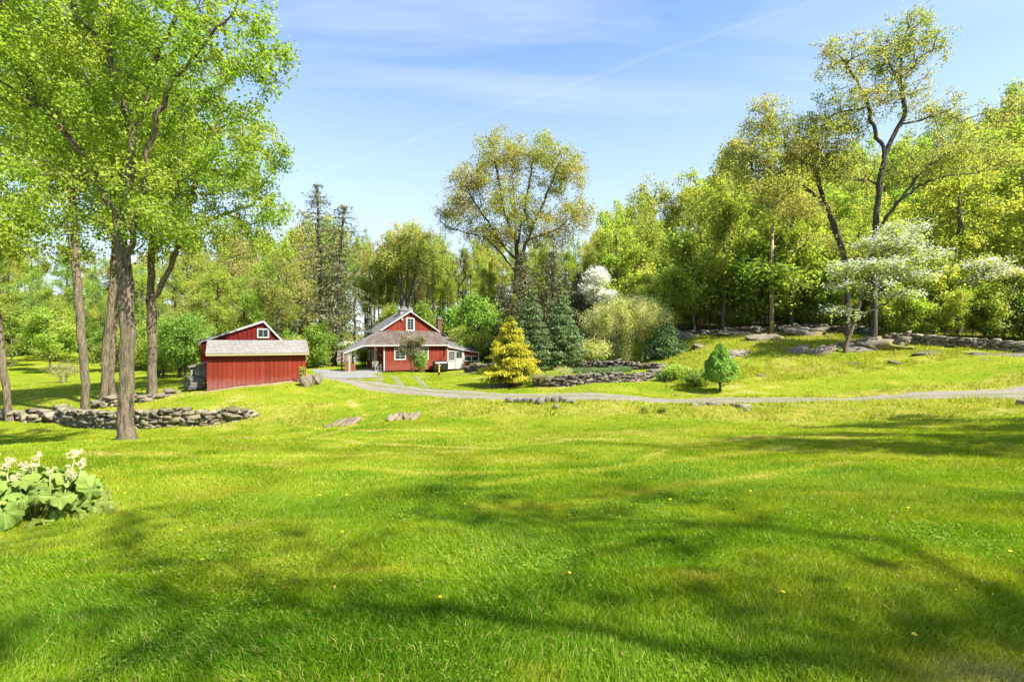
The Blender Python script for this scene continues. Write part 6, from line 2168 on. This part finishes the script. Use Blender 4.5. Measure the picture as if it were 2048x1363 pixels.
def build_pole():
    g = on_ground(1543, 45.6)
    root = empty("utility_pole", tuple(g), 0, "tall pale bare utility pole standing at the upper stone wall", "pole")
    top = EYE + (681.5 - 452) / 1000 * 45.6 - g[2]
    m = MB(101); m.tube((0, 0, -.4), (0.06, 0, top), .20, .14, 12); m.build("shaft", M["polewood"], root, True)
    m = MB(102); m.tube((.0, -.2, top * .42), (.0, -.2, top * .5), .05, n=8); m.box(-.12, .12, -.26, -.19, top * .5, top * .53); m.build("insulator", M["metal"], root)

    def wire(label, p, q, sag):
        mm = MB(103); n = 16; pts = []
        for i in range(n + 1):
            t = i / n
            pts.append(tuple(np.array(p) * (1 - t) + np.array(q) * t - np.array([0, 0, sag * 4 * t * (1 - t)])))
        o = np.array(pts[0])
        for a, b_ in zip(pts[:-1], pts[1:]): mm.tube(np.array(a) - o, np.array(b_) - o, .022, n=5, caps=False)
        w = mm.build("wire", M["wire"]); w.location = tuple(o)
        tag(w, label, "wire")
    p = (g[0] - .02, g[1] - .2, g[2] + top * .52)
    wire("slack black wire running left from the pale pole into the trees", p, tuple(at(1330, 625, 54)), .6)
    wire("black wire crossing in front of the wood at the right edge", p, tuple(at(2120, 545, 38)), .9)


build_pole()


# ------------------------------------------------------------------ rhubarb in the lawn at the left edge
def rhubarb_leaf(seed, size):
    rng = rs(seed)
    nr, na = 8, 60
    V, F = [], []
    ang = np.linspace(-math.pi, math.pi, na, endpoint=False)
    lob = 0.66 + 0.30 * np.abs(np.cos(ang * 2.5 + 0.15 * rng.randn())) ** 0.7 + 0.07 * np.sin(ang * 13 + seed) + 0.05 * rng.randn(na)
    notch = np.clip(np.abs(np.abs(ang) - math.pi) / 0.35, 0.15, 1)
    lob = lob * (0.35 + 0.65 * notch)
    dr_ = 0.15 + 0.35 * rng.rand(); bend = -0.5 * rng.rand()
    V.append((0, 0, 0))
    for i in range(1, nr + 1):
        t = i / nr
        for k, a in enumerate(ang):
            r = t * lob[k]
            rib = abs(math.cos(a * 2.5))
            z = 0.16 * t * rib - dr_ * t * t + 0.16 * t * t * math.sin(a * 5 + seed) + 0.10 * t * t * math.sin(a * 11 + 2 * seed) + bend * t * t * math.cos(a) ** 2 + 0.022 * rng.randn()
            V.append((r * math.cos(a) + 0.35 * t * 0 + .25, r * math.sin(a) * 0.92, z))
    for k in range(na): F.append((0, 1 + k, 1 + (k + 1) % na))
    q = []
    for i in range(nr - 1):
        for k in range(na):
            a = 1 + i * na + k; b_ = 1 + i * na + (k + 1) % na
            q.append((a, a + na, b_ + na, b_))
    V = np.array(V) * size
    f = [np.array(q), np.array(F)]
    fa = np.concatenate([np.tile(ang, nr - 1), ang]) + math.pi / na
    rib = np.clip(1 - np.abs(np.sin(fa * 2.5 + 0.0)) * 7, 0, 1)
    rr = np.clip(0.38 + 0.2 * rng.randn() + 0.10 * rng.randn(len(fa)) + 0.6 * rib, 0, 1)
    return V, f, rr


def build_rhubarb():
    g = on_ground(60, 6.6)
    root = empty("rhubarb_plant", tuple(g), 0, "large clump of rhubarb with huge lobed leaves and cream flower heads on the lawn", "plant")
    rng = rs(171)
    n = 72
    for k in range(n):
        a = 2.4 * k
        t = (k + 0.5) / n
        rr = 0.92 * math.sqrt(t) * (0.9 + 0.2 * rng.rand())
        hgt = 0.40 * (1 - t ** 1.6) + 0.11 + 0.12 * rng.rand()
        cx, cy = rr * math.cos(a) * 1.05 - .15, rr * math.sin(a) * 0.8
        size = 0.11 + 0.15 * rng.rand() ** 1.4
        V, f, r = rhubarb_leaf(300 + k, size)
        # tilt outward
        tilt = 0.15 + 0.8 * t + 0.35 * rng.randn()
        Mx = np.array((Matrix.Rotation(a + 0.3 * rng.randn(), 3, "Z") @ Matrix.Rotation(tilt, 3, "Y")))
        zg = float(gz(g[0] + cx, g[1] + cy)) - g[2]
        V = V @ Mx.T + np.array([cx, cy, hgt + zg])
        st = MB(172)
        lf = link_mesh("leaf", np_mesh("leaf", V, f, r, smooth=True), M["rhubarb"], root)
        base = Vector((cx * 0.45, cy * 0.45, zg - .03)); tip = Vector((cx, cy, hgt + zg))
        mid = (base + tip) / 2 + Vector((0, 0, .08))
        st.tube(base, mid, .014, .011, 6); st.tube(mid, tip, .011, .007, 6)
        st.build("leaf_stalk", M["stalk"], lf, True)
    for k in range(26):                       # small young leaves low at the rim
        a = rng.rand() * 6.283; rr = 0.75 + 0.3 * rng.rand()
        cx, cy = rr * math.cos(a) * 1.05 - .15, rr * math.sin(a) * .8
        V, f, r = rhubarb_leaf(500 + k, 0.07 + 0.07 * rng.rand())
        Mx = np.array((Matrix.Rotation(a + 0.6 * rng.randn(), 3, "Z") @ Matrix.Rotation(0.5 + 0.5 * rng.randn(), 3, "Y")))
        zg = float(gz(g[0] + cx, g[1] + cy)) - g[2]
        link_mesh("leaf", np_mesh("leaf", V @ Mx.T + np.array([cx, cy, zg + .06 + .1 * rng.rand()]), f, r, smooth=True), M["rhubarb"], root)
    for k, (px, py, Y, s) in enumerate(((12, 915, 6.4, .13), (65, 912, 6.5, .11), (48, 918, 6.6, .08), (78, 898, 6.8, .07), (150, 895, 6.7, .10), (165, 912, 6.6, .07), (140, 932, 6.5, .09), (100, 926, 6.4, .05), (-20, 900, 6.5, .12), (30, 940, 6.3, .07))):
        c = at(px, py + 14, Y) - g
        m = MB(174); b_ = Vector((c[0] * .6 + .1 * rng.randn(), c[1] * .6, 0.0))
        m.tube(b_, Vector(c) + Vector((0, 0, -.02)), .013, .008, 6)
        so = m.build("flower_stalk", M["stalk"], root, True)
        s *= 0.5; nf = int(620 * s / .1)
        # panicle of many little florets in lobes
        lob = rng.randn(9, 3) * s * np.array([.62, .62, .75])
        kx = rng.randint(0, 9, nf)
        P = c + lob[kx] + rng.randn(nf, 3) * s * 0.24
        v, q = leaf_quads(P, rng, 0.022, 0.9, 0.3)
        link_mesh("flower_head", np_mesh("flower_head", v, [q], rng.rand(nf)), M["cream"], so)


build_rhubarb()
sword_plant("weed_clump", "low leafy weeds at the right foot of the rhubarb", 185, 6.35, 40, 0.14, 175, 0.5, "rhubarb")


# ------------------------------------------------------------------ dandelions and stray stems in the lawn
def dandelion():
    root = empty("dandelion", (0, 0, 0), 0, "yellow dandelion flower open in the lawn grass", "flower", "dandelions in the lawn")
    m = MB(180); m.tube((0, 0, -.01), (.005, 0, .07), .003, .0025, 5); m.build("stem", M["stalk"], root)
    h = MB(181)
    for ring, (rad, z, n) in enumerate(((.019, .072, 14), (.012, .078, 10), (.006, .082, 6))):
        for i in range(n):
            a = 6.283 * i / n + ring * .3
            c, s = math.cos(a), math.sin(a)
            w = .0035
            h.poly([(.005 - s * w * .5, c * w * .5, z - .006), (.005 + s * w * .5, -c * w * .5, z - .006), (.005 + c * rad + s * w, s * rad - c * w, z + .002), (.005 + c * rad - s * w, s * rad + c * w, z + .002)])
    h.build("flower", M["petal_yellow"], root)
    return root


d0 = dandelion()
for k, (px, py) in enumerate(((361, 1063), (684, 1063), (930, 1013), (2021, 1102), (1565, 1193), (1138, 1155), (880, 1200), (640, 992), (694, 994), (1815, 1017), (1340, 1000), (1830, 1352), (405, 1122), (250, 990), (1500, 985))):
    Y = 3.0
    for _ in range(60):                        # walk the sight line down to the turf
        x = (px - 1024) / 1000 * Y; z = EYE + (681.5 - py) / 1000 * Y
        if z <= float(gz(x, Y)) + 0.06: break
        Y += 0.12
    o = d0 if k == 0 else copy_thing(d0)
    o.location = (x, Y, float(gz(x, Y)))
    o.rotation_euler = (0, 0, k * 1.3)
    s = 0.8 if Y < 6 else 1.0
    o.scale = (s, s, s)

# ------------------------------------------------------------------ trees just outside the right edge that shade the lawn
PROTO["airy"] = proto("shade_tree", 29, 20, 5.0, 0.36, 420, 0.11, 0.17, 2000, M["lime"], M["bark_forest"], 0.24, "vase", r_tip=0.014)
for k, (x, y, h, w, kind, lab) in enumerate(((13.0, -4.2, 20, 1.0, "airy", "airy tree outside the frame shading the middle of the near lawn"), (7.6, -6.4, 16, .9, "airy", "airy tree outside the frame shading the lower left lawn"),
                                            (19.0, -4.0, 21, .9, "airy", "airy tree outside the frame shading the lower right lawn"), (19.8, 6.4, 16, .85, "olive", "olive tree outside the right edge throwing the long lawn shadow"),
                                            (24.5, 9.0, 17, 1.0, "olive", "olive tree farther outside the right edge beside the drive"), (15.2, 7.0, 15, .65, "airy", "airy tree just outside the right edge shading the lawn streak"))):
    plant(kind, x, y, h, w, lab, "tree", "trees shading the lawn from the right", rz=k * 1.7)

# ------------------------------------------------------------------ things that would share a label: told apart by their order across the view
by = {}
for o in scene.objects:
    if o.parent is None and "label" in o and o.location.y > 1: by.setdefault(o["label"], []).append(o)
ORD = ["", "second", "third", "fourth", "fifth", "sixth", "seventh", "eighth", "ninth", "tenth", "eleventh", "twelfth", "thirteenth", "fourteenth", "fifteenth"]
for lab, os_ in by.items():
    if len(os_) < 2 or os_[0].name.startswith("board"): continue
    os_.sort(key=lambda o: o.location.x / o.location.y)
    for i, o in enumerate(os_):
        w = "leftmost" if i == 0 else "rightmost" if i == len(os_) - 1 else ORD[min(i, 14)] + " from left"
        if w == "rightmost" and len(lab.split()) > 15: w = "last"
        if len((w + " " + lab).split()) > 16: w = w.split()[0]
        o["label"] = w + " " + lab
